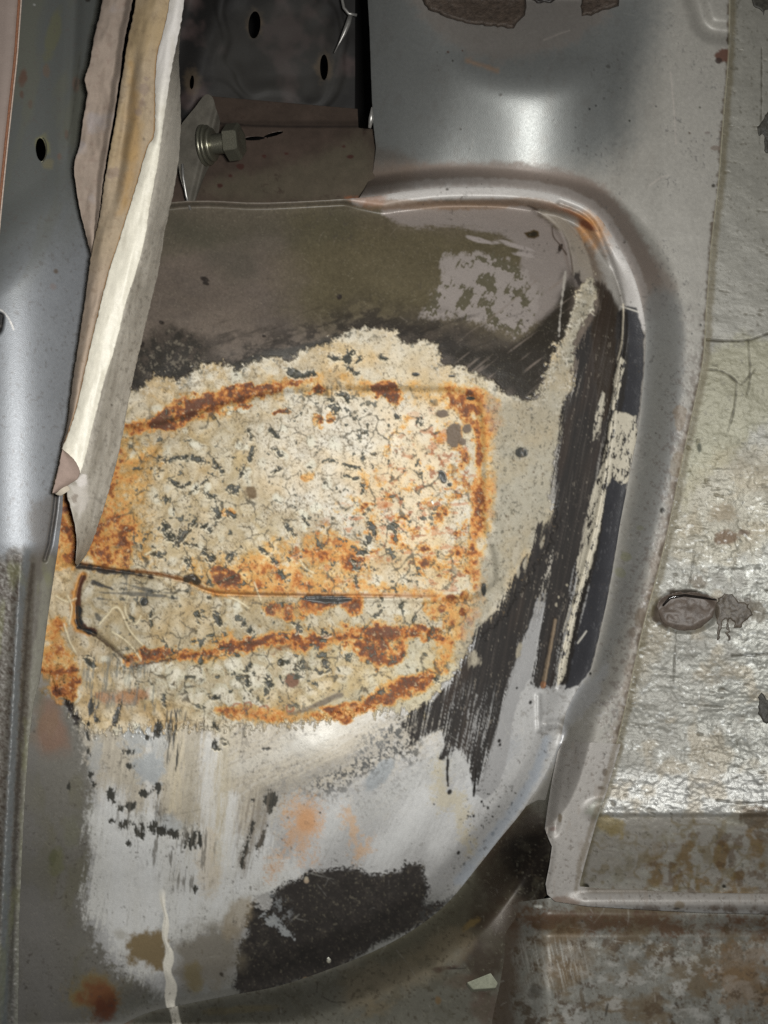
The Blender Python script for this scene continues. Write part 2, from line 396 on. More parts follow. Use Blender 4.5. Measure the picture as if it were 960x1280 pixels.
    keep('cm', sm(-1.3, 1.3, ce))
    s.put(cm * 1.0, (192, 184, 166), 0.75, 0.0, h=2.2)
    n1 = fbm(46, 4, 121)
    s.put(cm * sm(-0.1, 0.6, fbm(30, 4, 131)) * 0.6, (186, 170, 134))
    white = area([(330, 520), (420, 500), (540, 500), (560, 560), (560, 650), (500, 690), (470, 640), (370, 640), (320, 590)], 26, 20, n_edge2)
    s.put(cm * white * 0.65, (206, 199, 182))
    greyr = area([(640, 500), (690, 450), (712, 420), (735, 345), (750, 345), (735, 420), (720, 500), (690, 640), (640, 720), (590, 810), (570, 830), (600, 720), (618, 640), (618, 560), (610, 500)], 10, 8, n_edge2)
    s.put(cm * greyr * 0.9, (158, 152, 136))
    s.put(cm * area([(280, 800), (560, 800), (540, 880), (400, 900), (290, 900), (170, 880), (200, 830)], 14, 10, n_edge2) * 0.7, (166, 162, 140))
    s.put(cm * area([(120, 715), (420, 740), (450, 790), (330, 800), (200, 830), (110, 790)], 10, 10, n_edge2) * 0.65, (166, 155, 130))
    s.put(cm * area([(430, 412), (548, 428), (560, 470), (480, 480), (380, 460), (300, 480), (280, 460)], 8, 8, n_edge2) * 0.6, (196, 184, 160))
    # run of yellow staining
    st = sm(0.0, 0.8, fbm(34, 5, 141) + 0.2) * cm
    s.tint(st * 0.55, (255, 226, 166))
    wxx = XX + 10 * fbm(30, 3, 1401); wyy = YY + 10 * fbm(30, 3, 1403)
    lf1, lf2, lid = worley(24, 1405, 1, 1.15, -25, wxx, wyy)
    hb = sm(0.75, 0.0, lf1) * 0.7 + 0.5 * fbm(15, 4, 1407, gain=.6) + 0.25 * sm(0.0, 0.3, lf2 - lf1)
    left = sm(520, 380, XX + 40 * n_mid)
    s.put(cm * sm(0.45, 0.15, hb) * (0.10 + 0.42 * left), (152, 132, 96))
    s.put(cm * sm(0.50, 0.85, hb) * (0.12 + 0.5 * left), (204, 198, 182))
    iso = np.abs(((hb * 4.6) % 1.0) - 0.5) * 2
    s.put(cm * sm(0.78, 1.0, iso) * sm(-0.35, 0.25, fbm(28, 3, 1409)) * (0.12 + 0.6 * left), (124, 102, 68), h=-0.4)
    s.h += cm * (1.6 * hb * (0.25 + 1.2 * left) + 0.5 * fbm(7, 3, 1411))
    s.put(cm * area([(120, 520), (200, 530), (300, 510), (360, 520), (340, 600), (330, 680), (240, 710), (120, 700)], 30, 26, n_edge2 + n_mid) * 0.45, (158, 142, 106))
    s.put(cm * area([(130, 715), (300, 745), (560, 750), (540, 790), (400, 795), (300, 805), (170, 815), (115, 780)], 14, 14, n_edge2) * 0.35, (150, 140, 112))
    s.vary(0.16, fbm(44, 4, 1701) * cm)
    gr1 = fbm(5, 5, 1111, gain=.8)
    s.put(cm * sm(0.1, 0.6, gr1) * 0.18, (150, 134, 102)); s.put(cm * sm(0.0, 0.6, -gr1) * 0.15, (210, 204, 190))
    s.put(cm * white * 0.4, (206, 200, 188))
    s.tint(cm * sm(-0.1, 0.6, fbm(60, 4, 1117)) * 0.5, (255, 232, 190))
    s.put(cm * sm(0.1, 0.6, fbm(20, 5, 1119, gain=.65)) * 0.3, (172, 156, 126))
    s.put(cm * sm(0.42, 0.6, fbm(3.0, 3, 1113, gain=.8) + 0.3 * n_small) * 0.6, (112, 98, 72), h=-0.3)
    lines = np.abs(fbm(11, 4, 1115, 1, 1.3, -30, gain=.62))
    s.put(cm * sm(0.05, 0.0, lines) * sm(-0.2, 0.5, n_mid) * 0.5, (128, 108, 74), h=-0.4)
    s.vary(0.05, n_dith * cm)
    # flow rings and lobes of the underseal
    f1, f2, idv = worley(27, 151, 1, 1.25, -25, XX + 9 * fbm(22, 3, 155), YY + 9 * fbm(22, 3, 157))
    ringz = cm * sm(0.25, -0.2, n_big + 0.1) * sm(660, 330, XX)
    ring = np.abs(((f1 * 3.2) % 1.0) - 0.5) * 2
    s.put(ringz * sm(0.72, 1.0, ring) * sm(0.75, 0.2, f1) * 0.5, (140, 122, 88))
    s.put(ringz * sm(0.30, 0.14, f1) * (idv > 0.45) * 0.85, (198, 194, 176), h=0.8)
    s.h += ringz * (0.35 * ring + 1.2 * np.clip(0.5 - f1, 0, 1))
    for (x, y, rx, ry) in ((326, 535, 12, 16), (327, 578, 14, 14), (345, 515, 9, 10), (470, 724, 22, 17), (504, 727, 14, 22), (434, 728, 15, 14), (465, 690, 12, 14),
                           (500, 766, 30, 11), (291, 832, 22, 18), (430, 838, 26, 18), (168, 676, 12, 16), (215, 700, 15, 16), (248, 560, 22, 15), (210, 610, 15, 18), (166, 760, 9, 22), (480, 640, 14, 12), (262, 470, 12, 8), (260, 660, 15, 14), (305, 500, 10, 8)):
        with win(s, x - rx - 6, y - ry - 6, x + rx + 6, y + ry + 6):
            b = blob(x, y, rx, ry) + 0.22 * n_edge
            q = np.abs(((b * 2.7) % 1.0) - 0.5) * 2
            s.put(cm * sm(0, 0.12, b) * sm(0.70, 1, q) * 0.55 * sm(-0.5, 0.3, n_small), (138, 120, 90))
            s.put(cm * sm(0.45, 0.85, b) * 0.7, (200, 195, 178)); s.h += cm * np.clip(b, 0, 1) * 1.5
    # ---- rust
    keep('rn', fbm(10, 5, 161, gain=0.62)); keep('rn2', fbm(22, 4, 171)); keep('rb', sm(-0.42, 0.12, fbm(6.5, 4, 163, 1.3, 1, gain=0.7)))
    def rustz(pts, soft, amp, col, k=1.0, nz=None, **kw):
        m = area(pts, soft, amp, rn * 0.8 + rn2 * 0.5 if nz is None else nz, margin=60) * k
        lv = {'s': 0.34, 'o': 0.56, 'r': 0.76, 'd': 1.0, 'p': 0.86}[col]
        np.maximum(RF, m * lv, out=RF); RS[:] = RS + m * lv * 0.18
        return m
    OR, RU, DR, PB = 'o', 'r', 'd', 'p'
    keep('RF', np.zeros((HH, W), F)); keep('RS', np.zeros((HH, W), F))
    # orange at far left behind the trim, triangle above the seam
    rustz([(60, 560), (150, 530), (195, 545), (205, 580), (185, 610), (168, 640), (165, 690), (190, 706), (170, 712), (110, 706), (60, 690)], 16, 18, 's', 0.7)
    rustz([(70, 620), (120, 590), (150, 560), (160, 570), (150, 610), (158, 650), (168, 690), (150, 706), (120, 706), (70, 700)], 16, 20, OR, 1.2)
    rustz([(100, 660), (135, 640), (150, 600), (146, 680), (140, 706), (110, 706)], 12, 18, RU, 0.95)
    rustz([(140, 640), (160, 620), (170, 660), (165, 706), (140, 706)], 8, 12, RU, 0.5)
    # upper band
    rustz([(100, 640), (130, 600), (170, 540), (190, 560), (186, 640), (200, 700), (150, 708), (90, 704)], 24, 16, 's', 1.0)
    rustz([(250, 735), (330, 715), (400, 722), (470, 730), (545, 738), (600, 745), (545, 742), (300, 741)], 8, 8, 'o', 0.9)
    rustz([(140, 528), (190, 516), (240, 492), (300, 485), (350, 470), (400, 462), (470, 472), (550, 478), (560, 500), (500, 508), (420, 494), (330, 500), (270, 520), (210, 545), (150, 552)], 10, 14, 's', 0.7)
    rustz([(150, 530), (185, 520), (225, 500), (262, 488), (330, 486), (320, 502), (260, 516), (215, 536), (160, 545)], 4, 11, RU, 0.85, h=-0.5)
    rustz([(188, 524), (222, 506), (250, 505), (240, 525), (200, 540)], 3, 8, DR, 0.9)
    rustz([(262, 488), (330, 480), (340, 492), (290, 506), (262, 505)], 2, 8, DR, 0.85)
    rustz([(340, 478), (360, 470), (375, 482), (345, 492)], 3, 8, DR, 0.7)
    rustz([(460, 482), (485, 476), (505, 490), (500, 505), (478, 500)], 3, 8, DR, 0.8)
    for (x, y, rx, ry, c, k) in ((310, 508, 9, 4, DR, .9), (352, 515, 10, 4, DR, .9), (398, 527, 6, 8, RU, .9), (416, 522, 7, 9, RU, .7), (476, 487, 8, 7, DR, .9), (494, 490, 7, 7, DR, .9), (382, 478, 18, 8, OR, .7), (395, 487, 10, 6, RU, .8), (452, 484, 20, 7, OR, .6), (300, 494, 8, 5, (170, 160, 150), .8), (385, 595, 10, 5, OR, .7), (455, 600, 6, 12, OR, .6), (313, 617, 8, 8, (96, 78, 56), .9), (285, 640, 8, 5, DR, .5)):
        with win(s, x - 2 * rx - 6, y - 2 * ry - 6, x + 2 * rx + 6, y + 2 * ry + 6):
            m_ = cm * sm(0, 0.45, blob(x, y, rx * 1.2, ry * 1.2, -12) + 0.7 * rn) * k
            if isinstance(c, str): globals()['RF'][:] = np.maximum(RF, m_ * (0.56 if c == 'o' else 0.78 if c == 'r' else 1.0))
            else: s.put(m_, c, 0.85, h=-0.2)
    # corner and vertical band at the right of the patch
    rustz([(548, 480), (590, 480), (625, 500), (628, 520), (618, 560), (615, 640), (604, 700), (606, 750), (588, 760), (590, 690), (600, 620), (600, 560), (590, 520), (556, 505)], 9, 12, 'o', 0.85)
    rustz([(556, 482), (585, 484), (590, 500), (610, 505), (612, 514), (595, 516), (602, 560), (606, 620), (600, 690), (594, 750), (584, 700), (590, 640), (594, 580), (586, 530), (560, 510)], 5, 10, 'r', 0.85)
    rustz([(590, 510), (600, 512), (604, 560), (603, 600), (594, 600), (594, 550)], 3, 8, DR, 0.6)
    rustz([(560, 480), (588, 490), (585, 520), (562, 505)], 4, 10, 'r', 0.6)
    # speckled rust field centre right
    f1s, f2s, ids = worley(9, 181, 1.3, 1, 0, XX + 4 * n_edge, YY + 4 * n_edge2)
    fld = area([(395, 660), (470, 610), (480, 560), (520, 520), (590, 540), (600, 680), (592, 740), (540, 745), (480, 700), (430, 740), (380, 720), (350, 690)], 18, 18, n_edge2, margin=60)
    s.put(cm * 0.0, (180, 116, 68), 0.85)
    RF[:] = np.maximum(RF, fld * (0.02 + 0.92 * sm(-0.15, 0.85, 0.7 * fbm(9, 5, 1121, 1.3, 1, gain=.72) + 0.5 * rn2)))
    s.put(cm * fld * sm(0.3, 0.6, rn + 0.3 * n_fine) * 0.8, (138, 80, 48), 0.85, h=-0.2)
    s.put(cm * fld * sm(0.18, 0.34, fbm(6, 3, 191, 2.2, 1) - 0.15) * 0.55, (170, 104, 60))
    # golden belt above the seam
    rustz([(240, 700), (300, 690), (340, 672), (390, 668), (450, 680), (455, 705), (430, 730), (380, 742), (300, 742), (258, 738), (235, 724)], 12, 12, 's', 0.85)
    rustz([(255, 725), (290, 706), (345, 700), (385, 720), (370, 742), (300, 742), (262, 740)], 6, 10, 'o', 0.85)
    rustz([(262, 714), (285, 708), (300, 716), (296, 732), (265, 730)], 3, 7, 'd', 0.95, h=-0.4)
    rustz([(372, 690), (400, 676), (430, 672), (452, 690), (450, 712), (420, 708), (395, 700)], 6, 10, 'r', 0.7)
    for (x, y, r) in ((398, 683, 6), (446, 702, 6), (440, 690, 8), (421, 678, 7), (413, 690, 5), (375, 720, 6)):
        with win(s, x - 2 * r - 4, y - 2 * r - 4, x + 2 * r + 4, y + 2 * r + 4):
            s.put(cm * sm(0, 0.4, blob(x, y, r, r) + 0.4 * rn) * 0.85, (112, 66, 50))
    # below seam
    rustz([(330, 756), (372, 752), (382, 745), (448, 745), (456, 765), (440, 770), (420, 756), (392, 770), (350, 776), (334, 768)], 4, 7, 'r', 0.9, h=-0.3)
    RF[:] = np.maximum(RF, streak([(160, 826), (200, 818), (250, 818), (290, 808), (320, 803), (345, 800), (400, 802), (450, 792), (500, 790), (548, 790)], 7, 10, 5, 10, rn) * 0.78)
    RF[:] = np.maximum(RF, streak([(250, 818), (290, 808), (345, 800), (400, 802), (450, 792), (500, 790)], 14, 16, 8, 12, rn) * 0.36)
    s.put(streak([(165, 832), (200, 826), (255, 815), (300, 803), (320, 797)], 3, 2, 1.5, 4, rn) * 0.9, (66, 42, 30), 0.8)
    s.put(streak([(340, 812), (400, 800), (450, 789), (520, 792)], 4, 5, 3, 8, rn) * 0.8, (98, 56, 34), 0.85)
    rustz([(445, 795), (508, 790), (512, 800), (505, 825), (490, 838), (468, 832), (450, 826)], 5, 8, 'r', 0.95)
    rustz([(470, 800), (500, 800), (498, 812), (474, 814)], 4, 8, 'p', 0.7)
    rustz([(545, 740), (596, 742), (600, 770), (580, 800), (560, 830), (548, 840), (545, 800), (555, 780), (535, 770)], 7, 12, 'o', 0.75)
    for (x, y, r) in ((563, 750, 9), (553, 760, 7), (580, 745, 7), (578, 765, 6)):
        with win(s, x - 2 * r - 4, y - 2 * r - 4, x + 2 * r + 4, y + 2 * r + 4):
            s.put(cm * sm(0, 0.3, blob(x, y, r, r) + 0.4 * rn), (112, 68, 44), h=-0.4)
    # bottom orange band
    rustz([(270, 886), (330, 884), (400, 890), (440, 880), (470, 858), (500, 845), (530, 838), (545, 845), (530, 865), (500, 878), (470, 888), (430, 896), (340, 902), (290, 898)], 4, 7, 'o', 0.8)
    rustz([(450, 880), (475, 860), (510, 845), (540, 846), (528, 862), (500, 874), (470, 886)], 3, 6, 'r', 0.95, h=-0.2)
    rustz([(400, 885), (440, 876), (450, 884), (440, 900), (425, 902)], 3, 6, PB, 0.75)
    s.put(streak([(360, 895), (400, 880), (425, 868)], 4, 2, 3, 5, fbm(6, 3, 195, 4, 0.6, -25)) * 0.8, (84, 74, 66), 0.7)
    dab(s, 365, 851, 10, 10, (112, 82, 64), rough=0.8, h=-0.3, a=0, k=1, lo=0, hi=0.3, nz='rn', amp=0.2)
    for (x, y, r) in ((296, 886, 8), (310, 882, 6), (330, 887, 8), (362, 886, 6), (284, 892, 5)):
        with win(s, x - 16, y - 16, x + 16, y + 16):
            b = blob(x, y, r, r) + 0.3 * rn
            s.put(sm(0, 0.2, b) * sm(0.6, 0.3, b) * 0.8, (140, 84, 56))
    # left margin rust and dirt
    rustz([(60, 775), (84, 775), (80, 800), (92, 830), (76, 860), (50, 850)], 8, 10, 'o', 0.8)
    rustz([(62, 840), (90, 835), (98, 862), (88, 880), (70, 870)], 5, 9, 'r', 0.85)
    dab(s, 62, 915, 30, 50, (140, 98, 74), a=0, k=0.5, lo=0, hi=0.7, nz='rn2', amp=0.3)
    s.put(area([(72, 830), (84, 838), (90, 870), (98, 900), (92, 905), (80, 880), (66, 850)], 2, 6, rn), (52, 48, 46), 0.5, h=-0.8)
    s.put(cm * area([(120, 868), (175, 862), (185, 872), (140, 880)], 4, 6, rn) * 0.7, (150, 100, 66))
    # the field becomes colour: stain, orange, rust, dark scale
    gr2 = fbm(12, 6, 1131, gain=.68); gr3 = fbm(3, 3, 1133, gain=.8)
    v = RF + 0.10 * sm(0.2, 0.6, RS)
    v = v * (1.04 + 0.75 * gr2 + 0.10 * gr3) + 0.10 * gr2 * (RF > 0.08) - 0.02
    lump = sm(0.35, 0.1, worley(9, 1141, 1, 1, 0, XX + 3 * n_edge, YY + 3 * n_edge2)[0])
    v = v - 0.12 * lump * (RF > 0.2)
    s.tint(sm(0.04, 0.32, v) * 0.85, (255, 222, 158))
    s.put(sm(0.25, 0.46, v) * 0.7, (196, 142, 78), 0.85)
    s.put(sm(0.44, 0.60, v) * 0.80, (172, 104, 48), 0.85, h=-0.15)
    s.put(sm(0.56, 0.74, v) * 0.9, (122, 68, 36), 0.85, h=-0.25)
    s.put(sm(0.74, 0.92, v) * 0.85, (84, 54, 40), 0.8, h=-0.35)
    s.put(sm(0.35, 0.6, v) * sm(0.05, 0.6, fbm(26, 3, 1143)) * 0.35, (112, 76, 58))
    s.put(sm(0.35, 0.5, v) * sm(0.5, 0.7, fbm(4, 3, 1145, gain=.8)) * 0.5, (206, 184, 146), h=0.4)
    # orange stains in the lower skin
    s.put(area([(366, 1000), (396, 1005), (398, 1035), (386, 1050), (388, 1075), (374, 1080), (370, 1050), (352, 1080), (340, 1100), (335, 1090), (362, 1040)], 10, 14, n_edge2 + n_dith) * 0.62, (196, 150, 104), 0.6)
    dab(s, 382, 1026, 16, 22, (192, 138, 88), a=0, k=0.55, lo=0, hi=0.6, nz='rn', amp=0.2)
    s.put(area([(430, 1010), (440, 1015), (450, 1050), (464, 1050), (460, 1068), (446, 1072), (438, 1045)], 7, 9, n_edge + n_dith) * 0.65, (196, 158, 118), 0.6)
    s.put(area([(545, 952), (554, 955), (558, 985), (580, 995), (584, 1030), (590, 1060), (600, 1070), (602, 1090), (592, 1075), (580, 1060), (565, 1015), (545, 1010), (540, 985)], 8, 10, n_edge + n_dith) * 0.5, (180, 166, 128), 0.6)
    s.put(area([(250, 1050), (268, 1040), (275, 1100), (268, 1118), (250, 1110)], 7, 8, n_edge + n_dith) * 0.4, (190, 172, 142))
    # ---- cracks and lost chips in the cream
    wx = XX + 5 * fbm(13, 4, 201, gain=.6); wy = YY + 5 * fbm(13, 4, 211, gain=.6)
    f1, f2, idv = worley(21, 221, 1.0, 1.0, 0, wx, wy)
    crack = sm(0.11, 0.03, f2 - f1) * sm(0.0, 0.28, fbm(18, 4, 231))
    cz = cm * area([(170, 520), (300, 500), (560, 500), (600, 740), (560, 860), (300, 900), (150, 860), (150, 600)], 30, 20, n_edge2)
    s.put(crack * cz * 0.85, (66, 60, 46), 0.7, h=-0.9)
    g1, g2, gid = worley(12, 241, 1, 1, 0, wx, wy)
    s.put(sm(0.10, 0.02, g2 - g1) * sm(0.1, 0.5, fbm(20, 3, 251)) * cz * 0.6, (110, 96, 70), h=-0.3)
    holes = sm(0.50, 0.56, fbm(9, 4, 261, gain=0.6) + 0.25 * sm(0.16, 0.0, f2 - f1) + 0.12 * n_big - 0.06)
    s.put(holes * cz * sm(620, 520, XX), (70, 70, 60), 0.6, h=-1.1)
    gz = cm * greyr
    s.put(gz * 0.6, (140, 135, 120)); s.put(gz * sm(0.0, 0.6, gr1) * 0.5, (168, 162, 148))
    s.put(gz * sm(0.32, 0.5, fbm(3.6, 4, 1161, 1, 1.4, 30, gain=.75) + 0.15 * n_small) * 0.8, (84, 80, 68), h=-0.4)
    s.put(gz * sm(0.05, 0.0, np.abs(fbm(14, 4, 1163, gain=.6))) * sm(0, 0.5, n_mid) * 0.6, (92, 86, 72), h=-0.4)
    # chips picked out by hand
    CH = [(205, 575, 240, 570, 3.5), (240, 573, 262, 578, 4), (266, 576, 276, 590, 6), (214, 600, 222, 606, 6), (222, 612, 236, 604, 4), (246, 610, 262, 596, 3), (258, 616, 268, 622, 6), (286, 610, 295, 612, 7), (268, 622, 271, 636, 4),
          (232, 620, 244, 612, 3), (196, 620, 202, 622, 3), (222, 680, 232, 664, 6), (204, 655, 214, 672, 8), (236, 660, 240, 655, 7), (252, 655, 262, 662, 5), (268, 638, 274, 644, 7), (284, 640, 292, 644, 6), (256, 692, 264, 698, 7), (232, 700, 236, 706, 6),
          (225, 678, 245, 682, 3), (284, 697, 300, 684, 3), (300, 684, 306, 686, 2), (190, 692, 202, 696, 4), (312, 540, 314, 548, 4), (338, 538, 346, 545, 4), (343, 562, 350, 570, 5), (312, 575, 316, 560, 4), (300, 595, 306, 582, 3.5), (338, 590, 350, 585, 3.5),
          (288, 608, 296, 608, 6), (361, 465, 375, 470, 8), (378, 470, 392, 466, 6), (412, 505, 420, 512, 9), (410, 446, 424, 449, 4), (433, 450, 437, 440, 9), (446, 452, 450, 446, 4), (476, 446, 482, 449, 5), (436, 460, 446, 466, 4), (426, 492, 434, 498, 7),
          (448, 545, 450, 552, 3), (452, 566, 454, 576, 4), (455, 602, 452, 618, 4.5), (428, 580, 452, 586, 2.5), (430, 594, 445, 598, 3), (492, 517, 500, 524, 3), (462, 656, 467, 668, 6), (466, 660, 458, 680, 6), (454, 640, 459, 648, 3), (448, 692, 456, 690, 6),
          (358, 656, 368, 668, 4.5), (372, 640, 386, 656, 2), (440, 700, 470, 712, 2.5), (444, 712, 446, 734, 2), (288, 702, 294, 690, 3.5), (340, 698, 346, 704, 3), (326, 686, 334, 692, 3),
          (306, 782, 312, 788, 5), (248, 766, 250, 780, 5), (270, 768, 274, 780, 6), (368, 778, 374, 788, 6), (404, 790, 410, 792, 5), (470, 770, 476, 764, 4), (370, 836, 374, 828, 5), (406, 826, 410, 838, 5), (394, 838, 402, 842, 3),
          (308, 838, 312, 832, 5), (310, 856, 308, 846, 4), (332, 848, 338, 856, 7), (350, 824, 352, 830, 4), (268, 905, 270, 912, 5), (266, 928, 272, 938, 5), (278, 926, 282, 930, 4), (544, 848, 548, 852, 3),
          (262, 870, 272, 872, 5), (206, 880, 204, 870, 4), (188, 770, 190, 764, 3), (110, 824, 116, 830, 7)]
    keep('SP', np.zeros((HH, W), F)); keep('SQ', np.zeros((HH, W), F))
    for k, (x0, y0, x1, y1, w) in enumerate(CH):
        with win(s, min(x0, x1) - 18, min(y0, y1) - 18, max(x0, x1) + 18, max(y0, y1) + 18):
            d_, al_ = line_d([(x0, y0), (x1, y1)], 40)
            SP[:] = np.maximum(SP, sm(w * 0.8 + 3.5, w * 0.2, d_) * (0.5 + 0.07 * w))
            SQ[:] = np.maximum(SQ, sm(w * 0.42 + 0.8, w * 0.42 - 1.2, d_ + (1.2 + 0.8 * w) * n_edge + 2.2 * n_dith))
    h1, h2, hid = worley(13, 1201, 1, 1, 0, XX + 4 * fbm(9, 3, 1203) + 1.5 * n_dith, YY + 4 * fbm(9, 3, 1205))
    chip = np.maximum(sm(0.02, -0.05, (h2 - h1) - (0.20 + 0.12 * fbm(14, 3, 1413)) * SP), SQ * sm(0.25, 0.6, SP))
    s.put(chip, (56, 56, 48), 0.6, h=-1.5)
    rimc = np.clip(np.roll(chip, 2, 0) - chip, 0, 1)
    s.put(rimc * 0.6, (214, 204, 178), h=0.5)
    s.put(sm(0.06, 0.0, (h2 - h1)) * cz * sm(-0.15, 0.2, fbm(30, 3, 1207)) * sm(-0.35, 0.15, n_fine + 0.5 * n_small) * 0.95, (74, 64, 46), h=-0.8)
    s.put(sm(0.045, 0.0, np.abs(fbm(17, 5, 1415, gain=.62))) * cz * sm(0.0, 0.3, fbm(26, 3, 1417)) * 0.9, (84, 70, 48), h=-0.6)
    for (x, y, rx, ry, a) in ((652, 566, 9, 7, 10), (553, 595, 5, 10, -20), (562, 606, 4, 3, 0), (588, 498, 7, 3, 0), (180, 752, 6, 6, 0), (605, 738, 4, 9, 0), (590, 826, 2, 2, 0), (702, 650, 2, 4, 0), (565, 470, 5, 2, 0), (520, 468, 6, 3, 0)):
        dab(s, x, y, rx, ry, (54, 54, 50), rough=0.5, h=-1.0, a=a, k=1, lo=0, hi=0.25, nz='n_edge', amp=0.25)
    s.put(sm(26, 4, csd) * cm * sm(560, 480, YY) * sm(300, 240, XX + 0.5 * YY - 120) * sm(0.05, 0.25, fbm(7, 4, 1171, gain=.75)) * 0.9, (60, 64, 58), 0.55, h=-0.8)
    s.put(sm(20, 4, csd) * cm * sm(0.30, 0.45, fbm(6, 4, 1173, gain=.7)) * sm(540, 470, YY) * 0.8, (70, 70, 62), 0.55, h=-0.8)
    s.put(cm * sm(26, 2, csd) * sm(540, 480, YY) * sm(0.1, 0.5, fbm(4, 4, 1175, gain=.8)) * 0.6, (206, 200, 186), h=0.8)
    # round brown sores
    for (x, y, rx, ry) in ((568, 544, 12, 16), (553, 517, 9, 6), (584, 536, 7, 7), (578, 552, 6, 6)):
        dab(s, x, y, rx, ry, (98, 84, 70), rough=0.7, h=-0.7, a=0, k=1, lo=0, hi=0.25, nz='n_edge', amp=0.25)
    # seam across the patch
    SEAM = smooth_line([(96, 704), (110, 706), (150, 713), (190, 716), (225, 724), (245, 730), (262, 738), (300, 742), (400, 743), (490, 744), (545, 745)], 4)
    d, al = line_d(SEAM, 30)
    s.put(sm(1.8, 0.5, d + 0.7 * n_edge) * cm * (0.55 + 0.45 * sm(0.6, 0.3, al)), (62, 42, 28), 0.8, h=-0.8)
    s.put(sm(4.5, 1.5, d + 1.5 * rn) * cm * 0.45, (170, 108, 50))
    s.put(streak([(98, 708), (130, 714), (160, 716), (190, 722)], 4, 1.5, 1.5, 3), (56, 52, 48), 0.5, h=-0.8)
    s.put(streak([(234, 724), (240, 722), (246, 727)], 5, 5, 1.5, 1.5), (56, 48, 38), 0.5, h=-1.0)
    s.put(area([(380, 746), (400, 744), (436, 746), (436, 753), (412, 755), (386, 752)], 1.5, 2.0), (62, 62, 60), 0.5, h=-0.9)
    # dark flaw left of the lower strip, with brown rim
    s.put(streak([(104, 718), (96, 736), (92, 760), (96, 785), (112, 792)], 5, 4, 3, 3), (180, 128, 66), 0.8)
    s.put(streak([(104, 722), (99, 740), (98, 762), (100, 780), (118, 790)], 3.4, 4, 1.5, 2.5), (82, 50, 34), 0.8, h=-0.6)
    s.put(streak([(98, 762), (99, 776), (102, 785), (118, 792)], 4.5, 3.5, 1.5, 3), (46, 48, 50), 0.4, h=-1.1)
    s.put(streak([(116, 792), (135, 806), (150, 818), (160, 826)], 1.4, 1.2, 1, 1.5), (70, 56, 40), 0.7, h=-0.6)
    s.put(streak([(117, 728), (125, 731), (140, 736)], 3.5, 1.5, 1.2, 1.2), (64, 62, 58), 0.5, h=-0.8)
    for pts in ([(124, 740), (160, 742), (200, 745), (220, 748)], [(122, 748), (140, 750), (160, 750)], [(156, 716), (158, 726), (157, 736)], [(150, 728), (180, 736), (215, 742)], [(120, 768), (128, 780), (134, 784)]):
        s.put(streak(pts, 1.6, 1.0, 1.2, 3, fbm(6, 3, 271, 3, 1)) * 0.8, (70, 70, 66), h=-0.4)
    # raised veins in the lower strip and under it
    for pts in ([(124, 780), (135, 768), (142, 760), (150, 762), (160, 785), (172, 800), (178, 806)], [(160, 745), (156, 762), (162, 776), (170, 780), (176, 770)], [(140, 790), (156, 800), (170, 815), (176, 826)], [(80, 780), (86, 800), (94, 815)], [(84, 745), (90, 760), (86, 780)],
                [(318, 728), (322, 740), (326, 750)], [(285, 745), (300, 752), (310, 760)], [(375, 700), (382, 710), (392, 716)], [(182, 693), (196, 686)], [(70, 745), (84, 752), (95, 748)]):
        v = streak(pts, 1.1, 1.0, 1.1, 0.5)
        s.put(v * 0.8, (208, 196, 164), h=1.2); s.put(np.roll(v, 2, 0) * (1 - v) * 0.35, (130, 112, 84))  # each raised vein gets a drop shadow painted just below
    # grey worn strokes lower left
    dsk = fbm(5, 4, 281, 0.6, 6, 5, gain=.6)
    s.put(area([(105, 820), (180, 830), (200, 870), (190, 890), (120, 880), (100, 850)], 8, 8, n_edge2) * sm(-0.05, 0.35, dsk) * 0.7, (104, 106, 100))
    s.put(area([(205, 890), (228, 890), (228, 950), (212, 950)], 4, 8, fbm(6, 3, 283, 0.5, 6, 6)) * sm(-0.1, 0.2, dsk), (72, 70, 64), h=-0.5)
    for (x, y, rx, ry, a) in ((114, 884, 8, 10, 0), (121, 900, 3, 5, 0), (111, 905, 3, 3, 0), (146, 898, 5, 16, 6), (197, 912, 6, 12, 25), (184, 922, 3, 3, 0), (160, 940, 7, 5, 0), (108, 918, 3, 7, -15), (114, 968, 4, 4, 0), (117, 980, 4, 6, 0), (110, 940, 3, 7, -20), (139, 995, 7, 9, 0), (150, 1010, 4, 5, 0), (163, 1009, 7, 7, 0),
                         (162, 958, 6, 4, 0), (139, 1026, 4, 4, 0), (85, 984, 3, 6, 0), (180, 992, 7, 5, 0), (197, 986, 6, 7, 0), (158, 1030, 7, 8, 20), (170, 1036, 4, 12, -20), (178, 1036, 4, 11, 0), (190, 1035, 8, 8, 0), (205, 1040, 9, 7, 0), (218, 1044, 12, 6, 10), (238, 1050, 9, 11, 0), (161, 1054, 3, 5, 0), (250, 1050, 3, 12, 0), (244, 1112, 3, 6, 0),
                         (338, 1000, 10, 12, 20), (337, 1012, 5, 6, 0), (314, 1040, 3, 14, 10), (308, 1060, 4, 22, 12), (326, 1052, 4, 16, 20), (303, 1078, 4, 8, 0), (268, 930, 3, 6, 0), (332, 936, 5, 2, -10), (316, 1000, 3, 4, 0)):
        with win(s, x - 2 * rx - 8, y - 2 * ry - 8, x + 2 * rx + 8, y + 2 * ry + 8):
            s.put(sm(0, 0.3, blob(x, y, rx, ry, a) + 0.95 * fbm(5, 4, 285, 0.7, 1.9, 5, gain=.78)), (62, 61, 56), 0.5, h=-0.7)
    s.put(area([(150, 1000), (260, 1040), (255, 1100), (215, 1110), (170, 1060)], 14, 12, n_edge2) * sm(0.12, 0.5, dsk) * 0.75, (96, 92, 84))
